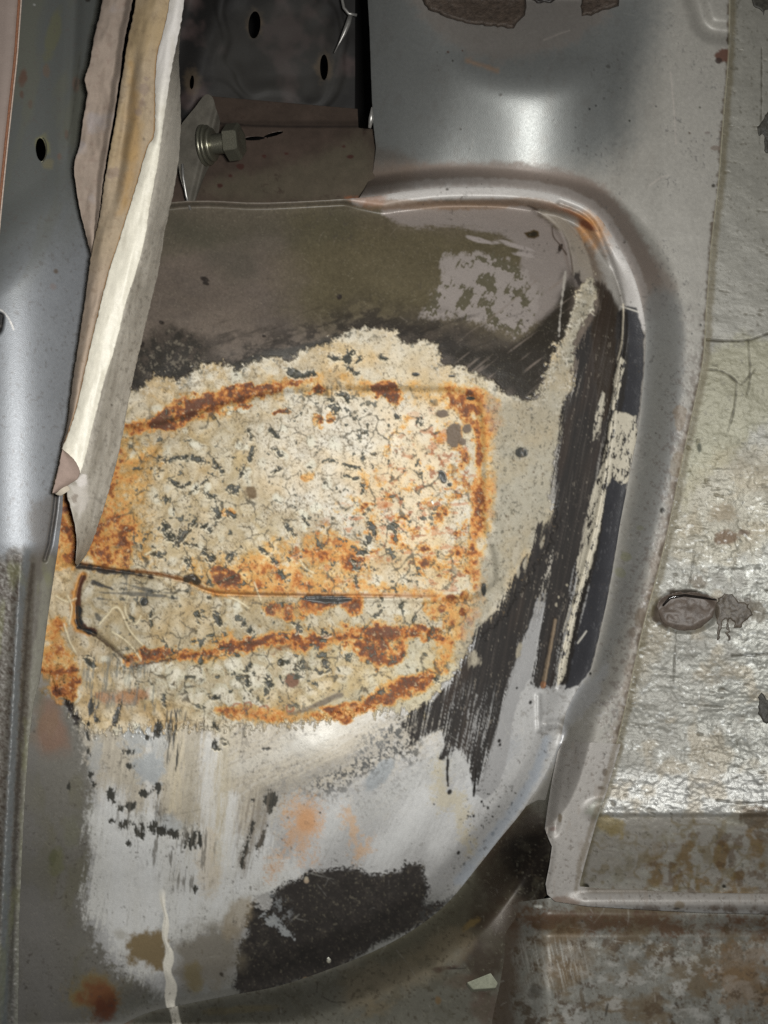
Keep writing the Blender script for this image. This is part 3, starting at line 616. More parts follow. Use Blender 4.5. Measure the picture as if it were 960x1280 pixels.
    s.put(area([(295, 1010), (345, 990), (335, 1030), (318, 1085), (300, 1090)], 8, 8, n_edge2) * sm(-0.1, 0.4, fbm(5, 4, 287, 0.5, 7, 10)) * 0.55, (120, 110, 98))
    # worn dark scuffs at centre
    scf = fbm(3.2, 3, 291, gain=.7)
    s.put(area([(386, 985), (400, 968), (440, 945), (455, 920), (490, 905), (506, 930), (498, 945), (480, 955), (460, 970), (420, 990), (400, 992)], 12, 8, n_edge2) * sm(-0.15, 0.35, scf), (74, 74, 72), 0.5)
    s.put(area([(340, 960), (380, 955), (440, 985), (520, 960), (510, 1000), (440, 1010), (350, 990)], 16, 10, n_edge2) * sm(0.05, 0.5, scf) * 0.5, (112, 110, 108))
    s.put(area([(500, 890), (530, 900), (520, 950), (495, 945), (480, 935)], 8, 8) * sm(-0.1, 0.2, scf) * 0.8, (50, 50, 46))
    # ---- black paint
    BK = (33, 30, 28)
    drag = fbm(4, 4, 401, 0.5, 16, 12)
    black = area([(716, 345), (724, 338), (728, 362), (720, 396), (708, 420), (700, 452), (712, 480), (700, 470), (690, 478), (712, 500), (706, 545), (696, 560), (690, 600), (688, 645), (672, 655), (660, 690), (640, 722), (624, 760), (608, 774), (594, 788), (586, 812), (565, 850), (540, 876), (522, 880), (500, 905),
                  (515, 925), (500, 942), (530, 920), (552, 912), (556, 930), (548, 950), (562, 950), (570, 935), (585, 955), (592, 992), (604, 975), (616, 930), (630, 880), (640, 850), (655, 800), (668, 750), (676, 715), (688, 690), (695, 660), (700, 690), (694, 720), (686, 760), (676, 800), (664, 840), (661, 855), (675, 862),
                  (688, 860), (695, 830), (706, 790), (716, 740), (726, 690), (736, 620), (750, 560), (765, 490), (774, 430), (776, 400), (765, 370), (752, 350), (748, 385), (738, 405), (726, 420), (718, 442), (724, 470), (720, 500), (706, 520), (700, 560), (700, 500), (716, 470), (712, 420), (726, 400), (733, 372)], 1.4, 2.6, 0.6 * n_edge + 0.6 * drag, smooth=False)
    more = area([(700, 470), (716, 470), (726, 440), (745, 420), (762, 400), (776, 420), (774, 470), (764, 520), (752, 575), (744, 620), (736, 660), (722, 720), (706, 790), (694, 858), (665, 858), (672, 800), (684, 745), (688, 735), (676, 770), (662, 800), (655, 800), (640, 850), (600, 850), (610, 780), (640, 722), (660, 690), (676, 655), (688, 640), (694, 590), (698, 540)], 1.4, 2.6, 0.6 * n_edge + 0.6 * drag, smooth=False)
    black = np.maximum(black, more)
    black = np.maximum(black, area([(690, 640), (686, 655), (670, 690), (650, 730), (630, 765), (606, 790), (596, 830), (620, 800), (660, 740), (690, 700)], 1.6, 5, 0.8 * n_edge + 0.5 * n_dith, smooth=False))
    kp = poly_sd([(684, 462), (690, 440), (704, 420), (712, 398), (720, 366), (733, 346), (744, 347), (748, 372), (737, 396), (724, 412), (716, 442), (719, 482), (704, 505), (690, 560), (650, 560), (660, 503), (670, 497)], 20)
    black = black * sm(2.0, -0.6, kp + 2.2 * n_edge)
    ez = 1 - sm(0.72, 1.0, blur(black, 5)); ez2 = 1 - sm(0.55, 1.0, blur(black, 12))
    strand = fbm(2.6, 3, 1421, 0.7, 20, 11, gain=.6)
    black = black * (1 - ez * sm(0.0, 0.35, strand + 0.5 * n_dith) * 0.9) * (1 - ez2 * sm(0.35, 0.6, strand + 0.3 * n_small) * 0.85)
    dry = area([(500, 905), (540, 880), (600, 860), (620, 900), (600, 1000), (560, 960), (520, 950)], 20, 10) * sm(0.1, 0.5, strand + 0.4 * n_dith)
    black = black * (1 - 0.6 * dry)
    s.put(black, BK, 0.85, 0.0, h=0.35)
    # strip between: brown-black zone left of the strip
    s.put(area([(745, 352), (768, 372), (780, 420), (772, 470), (758, 520), (748, 520), (740, 440), (738, 405), (750, 384)], 3, 3, drag) * 0.9, (44, 36, 28), 0.4)
    # outer black strip by the rim
    strip = area([(781, 382), (796, 384), (805, 420), (804, 470), (799, 510), (795, 540), (787, 575), (782, 620), (774, 670), (766, 710), (758, 755), (748, 800), (738, 838), (724, 856), (706, 862), (708, 835), (722, 790), (734, 745), (742, 700), (750, 660), (756, 605), (768, 560), (770, 500), (782, 440), (779, 410)], 1.0, 1.4, smooth=False)
    s.put(strip, (50, 50, 53), 0.36, 0.0, h=0.5)
    s.put(strip * sm(0.35, 0.7, fbm(3, 4, 1151, 0.6, 4, 8, gain=.8)) * 0.5, (92, 92, 94))
    s.vary(0.16, fbm(12, 4, 403, 1, 2.4, 8) * strip)
    # cream runs inside the black
    run = sm(-0.12, 0.10, fbm(4.5, 4, 411, 0.7, 1.8, 10, gain=.75) + 0.20)
    CR = (176, 169, 152)
    s.put(streak([(778, 395), (776, 470), (764, 545), (752, 610), (740, 690), (722, 760), (703, 850)], 8, 7, 1.5, 2), BK, 0.6)
    for pts, k in (([(776, 445), (782, 452), (776, 480), (768, 515), (764, 512), (768, 478), (773, 452)], 1.0),
                   ([(768, 512), (795, 520), (796, 545), (790, 570), (786, 602), (776, 606), (766, 596), (757, 612), (750, 590), (758, 560), (762, 530)], 1.0),
                   ([(757, 590), (757, 620), (749, 665), (740, 705), (728, 740), (716, 790), (706, 845), (696, 860), (700, 820), (712, 770), (720, 735), (722, 700), (732, 650), (742, 610), (752, 585)], 1.0),
                   ([(753, 488), (757, 492), (752, 530), (748, 550), (740, 552), (744, 520)], 1.0)):
        m = area(pts, 0.8, 1.6, smooth=False)
        s.put(m * (1 - run), (44, 41, 38), 0.5, 0.0)
        s.put(m * run, CR, 0.6, 0.0, h=0.5)
    s.put(streak([(779, 380), (779, 400), (777, 430), (772, 450)], 0.8, 0.8, 0.6, 0.2), (200, 190, 170))
    s.put(streak([(776, 383), (786, 386), (798, 390)], 0.8, 0.8, 0.6, 0.2), (190, 186, 176))
    s.put(streak([(707, 340), (703, 370), (700, 398), (699, 420)], 0.7, 1.3, 0.8, 1.8) * 0.8, (176, 170, 160), h=0.1)
    # grey gap between the black strokes
    gap = area([(694, 665), (691, 700), (684, 735), (676, 780), (664, 845), (650, 870), (640, 905), (634, 950), (622, 985), (606, 1000), (594, 992), (615, 935), (628, 880), (640, 840), (655, 800), (668, 762), (678, 720), (688, 690)], 1.2, 1.8, smooth=False)
    s.put(gap * sm(745, 765, YY + 22 * n_edge + 10 * n_dith), (158, 157, 156), 0.4, 0.2)
    s.put(gap * sm(790, 700, YY) * sm(0.15, 0.4, fbm(3.5, 4, 421, 0.6, 3, 10, gain=.75) + 0.1 - 0.4 * sm(720, 650, YY)), (168, 162, 150))
    s.put(area([(710, 362), (722, 352), (730, 360), (718, 392), (708, 408)], 3, 2) * 0.0, CR)
    for (x, y, rx, ry, a) in ((678, 678, 2.5, 9, 14), (646, 690, 6, 18, 8), (648, 715, 3, 9, 0), (592, 825, 9, 11, 0), (698, 746, 1.6, 2.4, 0), (695, 756, 2, 3, 0), (708, 731, 2, 2, 0), (656, 705, 3, 10, 10), (648, 815, 4, 12, 8)):
        with win(s, x - 2 * rx - 8, y - 2 * ry - 8, x + 2 * rx + 8, y + 2 * ry + 8):
            s.put(sm(0, 0.35, blob(x, y, rx, ry, a) + 0.5 * fbm(4, 3, 431, 0.7, 2.5, 10)) * 0.85, (160, 152, 134), h=0.2)
    s.put(streak([(694, 775), (690, 800), (684, 830), (679, 855)], 1.6, 2.6, 1.2, 0.9), (120, 104, 84), h=0.2)
    s.put(sm(0, 0.4, blob(679, 856, 4, 6, 10)), (140, 100, 70))
    s.put(streak([(713, 757), (708, 775), (704, 790)], 0.8, 0.8, .6, .2), (190, 184, 170)); s.put(streak([(722, 804), (728, 796), (733, 789)], 0.9, 0.9, .6, .2), (190, 186, 176))
    for pts in ([(560, 950), (559, 965), (560, 982)], [(595, 960), (593, 985), (592, 995)]):
        s.put(streak(pts, 1.8, 1.4, .8, 1), BK, 0.4)
    for (x, y, r) in ((562, 990, 3.5), (624, 926, 2.5), (625, 931, 2), (592, 1020, 2), (602, 1002, 2), (573, 1066, 2.5), (663, 878, 2.5), (610, 1010, 2), (646, 860, 1.5), (616, 1042, 2.6)):
        with win(s, x - 2 * r - 4, y - 2 * r - 4, x + 2 * r + 4, y + 2 * r + 4):
            s.put(sm(0, 0.4, blob(x, y, r, r * 1.3, 30)), (40, 38, 36))
    # speckle by the rim low right
    s.put(area([(590, 990), (660, 985), (640, 1020), (590, 1080), (560, 1120), (575, 1060)], 12, 8) * sm(0.5, 0.7, fbm(4, 3, 441, gain=.7)), (52, 50, 46))
    s.put(streak([(684, 925), (665, 975), (640, 1015), (610, 1055), (575, 1100)], 5, 7, 4, 3) * 0.6, (172, 180, 190), 0.34, 0.35)
    # drag marks in the black
    allblack = np.clip(black, 0, 1)
    s.put(allblack * sm(-0.2, 0.8, fbm(3.0, 3, 1423, 0.6, 24, 11, gain=.7)) * 0.5, (54, 48, 44))
    s.put(allblack * sm(0.35, 0.75, fbm(2.6, 3, 451, 0.6, 22, 11)) * 0.35, (84, 78, 72))
    s.put(allblack * sm(0.0, 0.8, fbm(34, 3, 453, 0.5, 3, 11)) * 0.6, (50, 40, 33))
    s.put(allblack * sm(0.66, 0.8, fbm(2.4, 3, 455, 0.7, 4, 11)) * 0.5, (128, 120, 108))
    # ---- black bitumen patch at the bottom
    BP = [(303, 1150), (312, 1128), (322, 1122), (330, 1136), (336, 1118), (350, 1104), (372, 1096), (386, 1086), (410, 1084), (445, 1082), (462, 1090), (480, 1090), (500, 1086), (506, 1074), (512, 1082), (525, 1076), (531, 1082), (534, 1100), (538, 1118), (530, 1130), (560, 1122), (556, 1134), (530, 1156), (505, 1170), (478, 1178),
          (450, 1196), (420, 1216), (388, 1224), (360, 1232), (330, 1244), (304, 1246), (288, 1236), (294, 1215), (296, 1180), (308, 1165)]
    bp = area(BP, 2.0, 5.0, 0.8 * n_edge + 0.4 * n_edge2, smooth=False)
    be = 1 - sm(0.7, 1.0, blur(bp, 6))
    bp = bp * (1 - be * sm(0.0, 0.35, n_dith + 0.5 * n_edge) * 0.9)
    s.put(bp, (46, 42, 39), 0.7, 0.0, h=1.2)
    s.put(bp * sm(0.1, 0.6, n_dith + 0.5 * n_edge) * 0.35, (78, 72, 64))
    s.put(bp * sm(0.2, 0.8, fbm(22, 5, 461, gain=.65)) * 0.4, (72, 68, 62)); s.put(bp * sm(0.0, 0.6, fbm(14, 4, 463)) * 0.45, (30, 28, 26))
    s.put(bp * sm(0.55, 0.72, fbm(3, 3, 465)) * 0.6, (104, 98, 84))
    s.h += bp * 0.5 * n_edge
    s.put(area([(328, 1142), (336, 1140), (350, 1152), (360, 1160), (370, 1174), (362, 1172), (346, 1162), (334, 1154)], 1.5, 6, n_edge + n_dith), (146, 148, 148), 0.4, h=-0.4)
    s.put(area([(318, 1122), (335, 1118), (340, 1130), (332, 1138), (322, 1134)], 2, 7, n_edge + n_dith), (160, 158, 154), 0.4, h=-0.6)
    s.put(area([(335, 1118), (360, 1128), (364, 1150), (348, 1146)], 6, 5) * sm(0.0, 0.35, fbm(5, 4, 467, gain=.7)) * 0.7, (134, 136, 136))
    s.put(area([(528, 1130), (545, 1125), (568, 1120), (550, 1145), (530, 1155)], 4, 4) * sm(-0.1, 0.2, n_fine) * 0.8, (60, 60, 58))
    for (x, y, r, c) in ((411, 1201, 3, (205, 200, 180)), (383, 1101, 4, (168, 150, 128)), (382, 1225, 5, (128, 110, 84)), (383, 1098, 3, (170, 160, 140))):
        with win(s, x - 2 * r - 4, y - 2 * r - 4, x + 2 * r + 4, y + 2 * r + 4):
            s.put(sm(0, 0.5, blob(x, y, r, r)), c)
    # ---- stains low left
    s.put(area([(160, 1172), (178, 1166), (205, 1166), (208, 1190), (205, 1210), (190, 1212), (178, 1200), (162, 1204)], 5, 7, n_edge), (122, 106, 78), 0.7)
    s.put(area([(220, 1180), (260, 1155), (290, 1150), (300, 1180), (295, 1215), (250, 1235), (220, 1225)], 14, 14, n_edge2) * 0.75, (112, 104, 88), 0.6)
    s.put(area([(232, 1210), (250, 1205), (250, 1235), (236, 1238)], 5, 5) * 0.6, (120, 106, 66))
    s.put(area([(290, 1130), (314, 1120), (312, 1150), (296, 1172), (276, 1170), (284, 1140)], 5, 5) * 0.6, (146, 132, 108))
    for (x, y, rx, ry, c, k) in ((120, 1245, 46, 34, (124, 106, 64), .8), (125, 1248, 34, 26, (112, 66, 40), .85), (130, 1262, 22, 22, (92, 50, 34), .8), (72, 1075, 12, 26, (104, 104, 70), .55), (66, 1070, 7, 14, (80, 82, 56), .5), (90, 1040, 14, 30, (110, 110, 84), .35), (150, 1168, 12, 10, (120, 110, 84), .4)):
        with win(s, x - 2 * rx - 8, y - 2 * ry - 8, x + 2 * rx + 8, y + 2 * ry + 8):
            s.put(sm(0, 0.6, blob(x, y, rx, ry, 10) + 0.35 * n_edge2 + 0.2 * n_edge) * k, c, 0.75)
    # the white drip
    d, al = line_d(smooth_line([(202, 1108), (204, 1130), (208, 1150), (206, 1172), (212, 1192), (209, 1212), (214, 1232), (213, 1255), (222, 1285)], 5), 20)
    wdt = 2.8 + 3.2 * sm(0.25, 0.8, al) + 1.2 * np.sin(al * 26)
    drip = sm(1.0, -0.6, d - wdt + 0.7 * n_edge)
    s.put(drip * sm(0.0, 0.12, al), (226, 221, 208), 0.4, 0.0, h=0.0)
    s.h += sm(0, 1, np.clip(1 - d / np.maximum(wdt, 1), 0, 1)) * 1.8 * sm(0.0, 0.12, al)
    scuff(s, 70, 3, (110, 900, 640, 1200), k=0.45, length=26)
    scuff(s, 40, 4, (180, 262, 700, 440), light=(150, 140, 128), k=0.35)
    # overall grime, pinholes
    s.put(sm(0.58, 0.70, fbm(3.4, 3, 471, gain=.65)) * cm * 0.75, (84, 70, 50), h=-0.3)
    s.put(sm(0.55, 0.72, fbm(3.6, 3, 473)) * sm(-0.1, 0.5, n_mid) * (1 - cm) * 0.6, (70, 64, 58))
    s.vary(0.05, n_grain)
    global PARTS
    PARTS = np.where(bp > 0.5, 3, np.where(np.maximum(black, strip) > 0.5, 2, np.where(cm > 0.5, 1, 0)))
    return s

# ------------------------------------------------------------------ depths (units towards the camera)
use(0, 0, 960, 1280)

def prof(v, ks):
    """smooth curve through knots (value, depth)"""
    p = smooth_line(ks, 10)
    return np.interp(v, [q[0] for q in p], [q[1] for q in p]).astype(F)

def box(a, n):
    for _ in range(2):
        k = np.ones(n) / n
        a = np.apply_along_axis(lambda r: np.convolve(np.pad(r, n // 2, 'edge'), k, 'valid')[:len(r)], 0, a)
        a = np.apply_along_axis(lambda r: np.convolve(np.pad(r, n // 2, 'edge'), k, 'valid')[:len(r)], 1, a)
    return a.astype(F)

def groove(pts, w, depth, H):
    d, al = line_d(smooth_line(pts, 5), int(w * 3 + 6))
    H -= depth * np.exp(-(d / w) ** 2)

def depth_body():
    tower_x = prof(XX, [(380, -190), (440, -140), (470, -108), (510, -72), (560, -36), (620, -10), (670, 0), (715, -6), (755, -26), (790, -48), (820, -58), (850, -60), (970, -60)])
    wt = np.exp(-((XX - 655) / 120) ** 4)
    crest_y = 118 - 62 * ((XX - 665) / 130) ** 2
    up = crest_y - YY
    k = 9.0
    soft = np.where(up / k > 20, up, k * np.log1p(np.exp(np.clip(up / k, -30, 20))))
    tower = tower_x + wt * (-0.30 * (YY - 120) * sm(60, 130, YY) - 0.52 * soft)
    tower = tower * sm(330, 240, YY) + -60 * sm(240, 330, YY)
    out = np.where(XX > 835, -60, tower)
    # pressed box in the panel at the top edge
    e = poly_sd(smooth_line([(862, -40), (866, 20), (880, 44), (906, 50), (960, 50), (960, -40)], 3, True), 60)
    out = out - 9 * sm(-9, 9, e) + 9 * sm(10, 26, e)
    low = sm(720, 600, XX) * sm(940, 1080, YY)
    out = out - 62 * low
    out = out - 40 * np.exp(-((XX - 650) / 38) ** 2 - ((YY - 1090) / 55) ** 2)
    out -= 30 * sm(1180, 1290, YY) * sm(700, 500, XX)
    # inside the arch
    yp = prof(YY, [(-50, -40), (230, -34), (256, -30), (300, -8), (360, 18), (430, 46), (520, 62), (640, 78), (760, 94), (880, 110), (960, 114), (1040, 92), (1120, 46), (1180, 8), (1240, -38), (1300, -80)])
    xp = prof(XX, [(-60, -60), (0, -45), (100, -25), (200, -10), (300, -3), (400, 0), (500, -8), (600, -32), (650, -52), (700, -76), (750, -100), (805, -126), (900, -170)])
    xf = np.where(XX > 400, np.interp(YY, [0, 400, 500, 600, 760, 900], [0.34, 0.36, 0.45, 0.58, 0.78, 1.0]), 1.0).astype(F)
    dome = yp + xp * xf
    dome += sm(300, 100, XX) * sm(1100, 1290, YY) * 55
    # the welded inner plate and its laps
    d, al = line_d([(100, 704), (150, 713), (190, 716), (225, 724), (262, 738), (300, 742), (490, 744), (560, 746)], 60)
    plate = poly_sd(smooth_line([(60, 500), (160, 535), (350, 490), (520, 486), (585, 492), (602, 520), (604, 640), (598, 745), (300, 742), (225, 724), (100, 704), (40, 700)], 4, True), 30)
    dome += 8 * sm(-3, 3, plate)
    strip = poly_sd(smooth_line([(98, 712), (190, 722), (262, 746), (560, 750), (548, 790), (400, 800), (300, 806), (170, 826), (118, 792), (98, 780)], 4, True), 30)
    dome += 4 * sm(-5, 5, strip)
    R = prof(YY, [(-50, -20), (240, -16), (300, -10), (400, -2), (600, 2), (740, 6), (830, 14), (900, 28), (960, 38), (1020, 34), (1100, 6), (1180, -26), (1230, -46), (1270, -60), (1400, -60)])
    wd = np.interp(YY, [0, 250, 330, 420, 800, 900, 1000, 1100, 1280], [16, 18, 30, 44, 44, 34, 34, 44, 50]).astype(F)
    inside = R + (dome - R) * np.where(YY < 330, sm(0.75, 1.6, arch_sd / np.interp(XX, [430, 480], [4, 16])), sm(0, 1, arch_sd / wd) ** 0.8)
    kk = sm(300, 400, YY)
    inside = R + (dome - R) * (kk * sm(0, 1, arch_sd / wd) ** 0.8 + (1 - kk) * sm(0.75, 1.6, arch_sd / np.interp(XX, [430, 480], [4, 16])))
    # outside
    wb = np.interp(YY, [0, 225, 270, 330, 500, 800, 930, 1100, 1280], [22, 26, 40, 50, 48, 42, 40, 60, 50]).astype(F)
    t = np.clip(-arch_sd / wb, 0, 1)
    outside = R + (out - R) * (t * t * (3 - 2 * t)) ** 0.85
    far = arch_sd <= -88
    outside = np.where(far, out, outside)
    H = np.where(arch_sd > 0, inside, outside)
    H = box(H, 5)
    # creases and beads
    groove([(104, 718), (97, 738), (94, 762), (98, 784), (116, 791), (136, 806), (158, 824)], 2.6, 5, H)
    groove([(98, 706), (150, 714), (225, 726), (262, 740), (300, 744), (490, 746)], 1.8, 3.5, H)
    groove([(700, 254), (740, 276), (768, 340), (780, 390), (779, 430), (770, 480), (760, 560), (748, 640), (728, 720), (706, 800), (694, 860)], 3.0, 5, H)
    groove([(694, 775), (686, 820), (680, 856)], 3.0, 4, H)
    groove([(668, 262), (692, 280), (706, 304), (714, 340)], 3, 3, H)
    H += 5 * np.exp(-(np.clip(-arch_sd - 1.5, 0, 50) / 2.2) ** 2) * 0.0
    bead, _ = line_d(smooth_line([(673, 870), (674, 912)], 4), 20); H += 4 * np.exp(-(bead / 3.5) ** 2)
    n_, _ = line_d(smooth_line([(684, 905), (700, 905), (709, 916), (706, 930)], 5), 20); H += 10 * np.exp(-(n_ / 6) ** 2)
    # knocks and ripples of a hand-worked panel
    calm = 1 - 0.8 * sm(300, 200, YY) * sm(440, 480, XX)
    H += (1.6 * fbm(90, 3, 501) + 0.5 * fbm(26, 3, 503)) * calm
    return H.astype(F)

BODY = depth_body()
SEAM = smooth_line([(913, -30), (912, 60), (905, 150), (899, 230), (890, 310), (884, 390), (880, 450), (866, 520), (851, 590), (837, 660), (825, 710), (810, 765), (797, 820), (784, 880), (772, 930), (757, 985), (742, 1030), (728, 1080), (722, 1112)], 4)

def grain(s, a=0.05):
    s.vary(a, n_grain)

def paint_panel():
    """tower and side panel: silver grey, lightly pitted"""
    use(380, 0, 960, 1010)
    s = Sheet((150, 147, 140), 0.48, 0.12)
    s.vary(0.10, n_dith)
    s.vary(0.05, n_big); s.vary(0.04, n_small)
    # the tower wears cleaner silver
    tw = area([(420, -60), (800, -60), (795, 120), (770, 190), (700, 214), (470, 222), (430, 150)], 34, 8, margin=60)
    s.put(tw, (138, 140, 138), 0.47, 0.6)
    ad = arch_sd[0:1010, 380:960]
    s.put(sm(-36, -26, ad + 4 * n_edge) * sm(-8, -14, ad + 3 * n_edge) * sm(420, 330, YY) * 0.8, (106, 95, 87), 0.55, 0.05)  # shade in the fillet above the flange painted as a darker band
    s.put(sm(-13, -9, ad + 2 * n_edge) * sm(420, 340, YY), (172, 168, 164), 0.5, 0.1)  # lit face of the flange carried on in pale colour
    s.put(area([(520, -20), (760, -20), (760, 20), (700, 62), (610, 75), (545, 40)], 10, 8) * 0.5, (112, 98, 88), 0.55, 0.2)
    s.put(area([(455, 205), (600, 205), (700, 212), (760, 236), (800, 300), (845, 360), (800, 400), (770, 300), (700, 245), (560, 232), (450, 246)], 7, 5) * 0.55, (126, 112, 103), 0.5, 0.15)  # dim slope around the arch painted browner for its shade
    s.put(area([(440, 180), (520, 200), (500, 235), (440, 250)], 10, 6) * 0.5, (110, 96, 84), 0.5)
    s.put(area([(806, 380), (850, 380), (852, 520), (826, 640), (790, 760), (760, 830), (745, 840), (780, 700), (800, 560)], 8, 4) * 0.7, (130, 131, 130), 0.4, 0.2)  # slope turning away beside the dome, its shade painted as darker grey
    s.put(sm(0.2, 0.7, fbm(9, 4, 511, 1, 2, 10)) * sm(860, 800, XX) * 0.12, (110, 100, 92))
    # pitting along the seam
    d, al = line_d(SEAM, 60)
    pit = sm(0.30, 0.5, fbm(3.6, 3, 513, gain=.7) + 0.55 * sm(60, 0, d) - 0.25)
    s.put(pit * sm(300, 520, YY) * 0.55, (98, 88, 82), 0.6, h=-0.5)
    s.put(sm(16, 1, d + 9 * n_edge2) * sm(430, 560, YY) * 0.55, (116, 100, 84), 0.6)
    s.put(sm(5, 1, d + 4 * n_edge) * 0.9, (78, 66, 52), 0.7, h=-0.5)
    scuff(s, 70, 5, (640, 0, 910, 930), k=0.35)
    scuff(s, 16, 6, (470, 10, 820, 220), k=0.25)
    s.put(sm(0.50, 0.62, fbm(3.2, 3, 515)) * sm(0.0, 0.5, n_mid) * sm(150, 500, YY + XX - 500) * 0.6, (92, 90, 88), h=-0.3)
    s.put(sm(0.5, 0.62, fbm(3.4, 3, 517)) * sm(400, 700, YY) * sm(-0.2, 0.4, n_mid) * 0.5, (198, 196, 196), 0.3, 0.6)
    for (x, y, r, c) in ((737, 136, 2.0, (20, 20, 20)), (745, 132, 1.6, (20, 20, 20)), (787, 151, 1.6, (30, 40, 30)), (820, 133, 1.4, (60, 60, 60)), (875, 134, 1.8, (70, 70, 60)), (862, 166, 2, (90, 80, 70)), (720, 159, 1.5, (50, 50, 50)),
                         (828, 638, 4.5, (44, 42, 36)), (738, 842, 2.4, (40, 40, 36)), (754, 850, 1.6, (50, 50, 46)), (728, 850, 2.6, (50, 50, 44)), (865, 417, 1.5, (60, 60, 60)), (876, 406, 2, (60, 60, 56)), (892, 232, 3, (60, 56, 50)), (560, 65, 2, (90, 60, 50)), (578, 63, 1.5, (90, 60, 50))):
        dab(s, x, y, r, r, c, hi=0.5, amp=0.2, h=-0.4)
    for (x, y, rx, ry, c, k) in ((905, 70, 12, 9, (84, 52, 38), .95), (912, 48, 4, 8, (60, 50, 40), .9), (898, 76, 5, 4, (50, 36, 30), .9), (895, 185, 7, 3, (110, 98, 88), .8), (884, 166, 4, 2, (110, 100, 96), .7), (800, 770, 9, 14, (96, 84, 70), .7), (789, 790, 6, 8, (90, 76, 62), .6),
                                  (783, 697, 9, 8, (124, 124, 80), .45), (775, 715, 8, 7, (124, 124, 84), .4), (800, 660, 5, 3, (120, 120, 88), .4), (850, 520, 8, 16, (128, 112, 92), .5), (848, 580, 10, 20, (120, 106, 84), .45), (818, 745, 9, 12, (120, 102, 84), .4)):
        dab(s, x, y, rx, ry, c, k=k, amp=0.5, nz='n_edge2', rough=0.7)
    for pts in ([(838, 90), (842, 130), (845, 180)], [(812, 232), (826, 222), (836, 219)], [(680, 50), (700, 42), (712, 38)], [(586, 76), (600, 82), (612, 86)]):
        s.put(streak(pts, 0.5, 0.5, 1.0, 0.3) * 0.5, (190, 180, 172), 0.35)
    s.put(streak([(585, 76), (604, 82), (620, 88)], 3, 3, 3, 2) * 0.5, (180, 140, 104))
    # bright lip of the seam
    s.put(sm(2.2, 0.8, d) * 0.55, (176, 172, 148), 0.4)
    # light tone of the flange end
    s.put(area([(660, 860), (705, 862), (735, 850), (760, 830), (740, 880), (714, 905), (705, 925), (690, 960), (640, 1010), (630, 960)], 5, 5) * 0.6, (164, 166, 170), 0.36, 0.3)
    grain(s, 0.07)
    return s

def paint_floor():
    """pressed floor under the arch, oily grey, with shade beside the arch painted in"""
    use(0, 900, 760, 1280)
    s = Sheet((108, 106, 96), 0.5, 0.2)
    s.vary(0.1, n_dith)
    s.vary(0.08, n_mid)
    s.put(area([(440, 1180), (560, 1120), (620, 1040), (660, 1000), (670, 1060), (640, 1120), (560, 1190), (480, 1210)], 12, 10, n_edge2) * 0.8, (96, 92, 76), 0.4)  # shaded band outside the arch edge painted dark olive
    s.put(area([(590, 1050), (650, 1010), (690, 1040), (700, 1130), (690, 1150), (640, 1190), (600, 1240), (580, 1190), (600, 1120)], 14, 12, n_edge2) * 0.85, (58, 46, 36), 0.5)  # same shade painted browner towards the bracket, over oily dirt
    s.put(area([(636, 1050), (682, 1036), (694, 1060), (686, 1120), (650, 1116), (632, 1080)], 12, 10, n_edge2) * 0.9, (24, 19, 15), 0.6)  # darkness of the deep gap painted near black, with oily dirt
    s.put(area([(430, 1215), (500, 1200), (560, 1160), (590, 1170), (560, 1210), (500, 1240), (440, 1260)], 12, 10, n_edge2) * 0.6, (134, 122, 100), 0.5)
    for (x, y, rx, ry, a, c, k) in ((588, 1155, 16, 6, -30, (140, 118, 72), .7), (560, 1210, 16, 5, -5, (74, 52, 44), .8), (548, 1212, 10, 5, 0, (70, 50, 42), .7), (575, 1225, 30, 14, 0, (96, 80, 66), .5), (548, 1250, 5, 7, 0, (120, 92, 52), .6), (610, 1260, 30, 30, 0, (92, 74, 64), .6),
                                    (300, 1262, 60, 6, -4, (130, 118, 84), .5), (150, 1265, 26, 20, 0, (104, 62, 40), .7), (470, 1262, 30, 14, -15, (124, 110, 84), .5)):
        dab(s, x, y, rx, ry, c, a=a, k=k, amp=0.5, nz='n_edge2', hi=0.6)
    for pts in ([(402, 1245), (415, 1252), (432, 1253)], [(397, 1228), (396, 1240)], [(560, 1210), (575, 1211), (584, 1210)]):
        s.put(streak(pts, 0.9, 0.6, 0.8, 0.8), (54, 48, 42))
    s.put(sm(6.0, 4.5, np.abs(XX - 211.5 - 0.25 * (YY - 1240)) + 0.6 * n_edge) * sm(1225, 1235, YY), (226, 221, 208), 0.4, h=1.0)
    s.put(sm(0.48, 0.6, fbm(3.6, 3, 521)) * 0.6, (70, 62, 50))
    s.put(sm(0.05, 0.5, fbm(16, 5, 1521, gain=.7)) * 0.4, (84, 80, 66))
    scuff(s, 70, 9, (30, 1110, 680, 1280), k=0.5)
    s.put(sm(0.66, 0.76, fbm(3.2, 3, 523)) * 0.4, (140, 136, 120), 0.4)
    grain(s, 0.07)
    return s

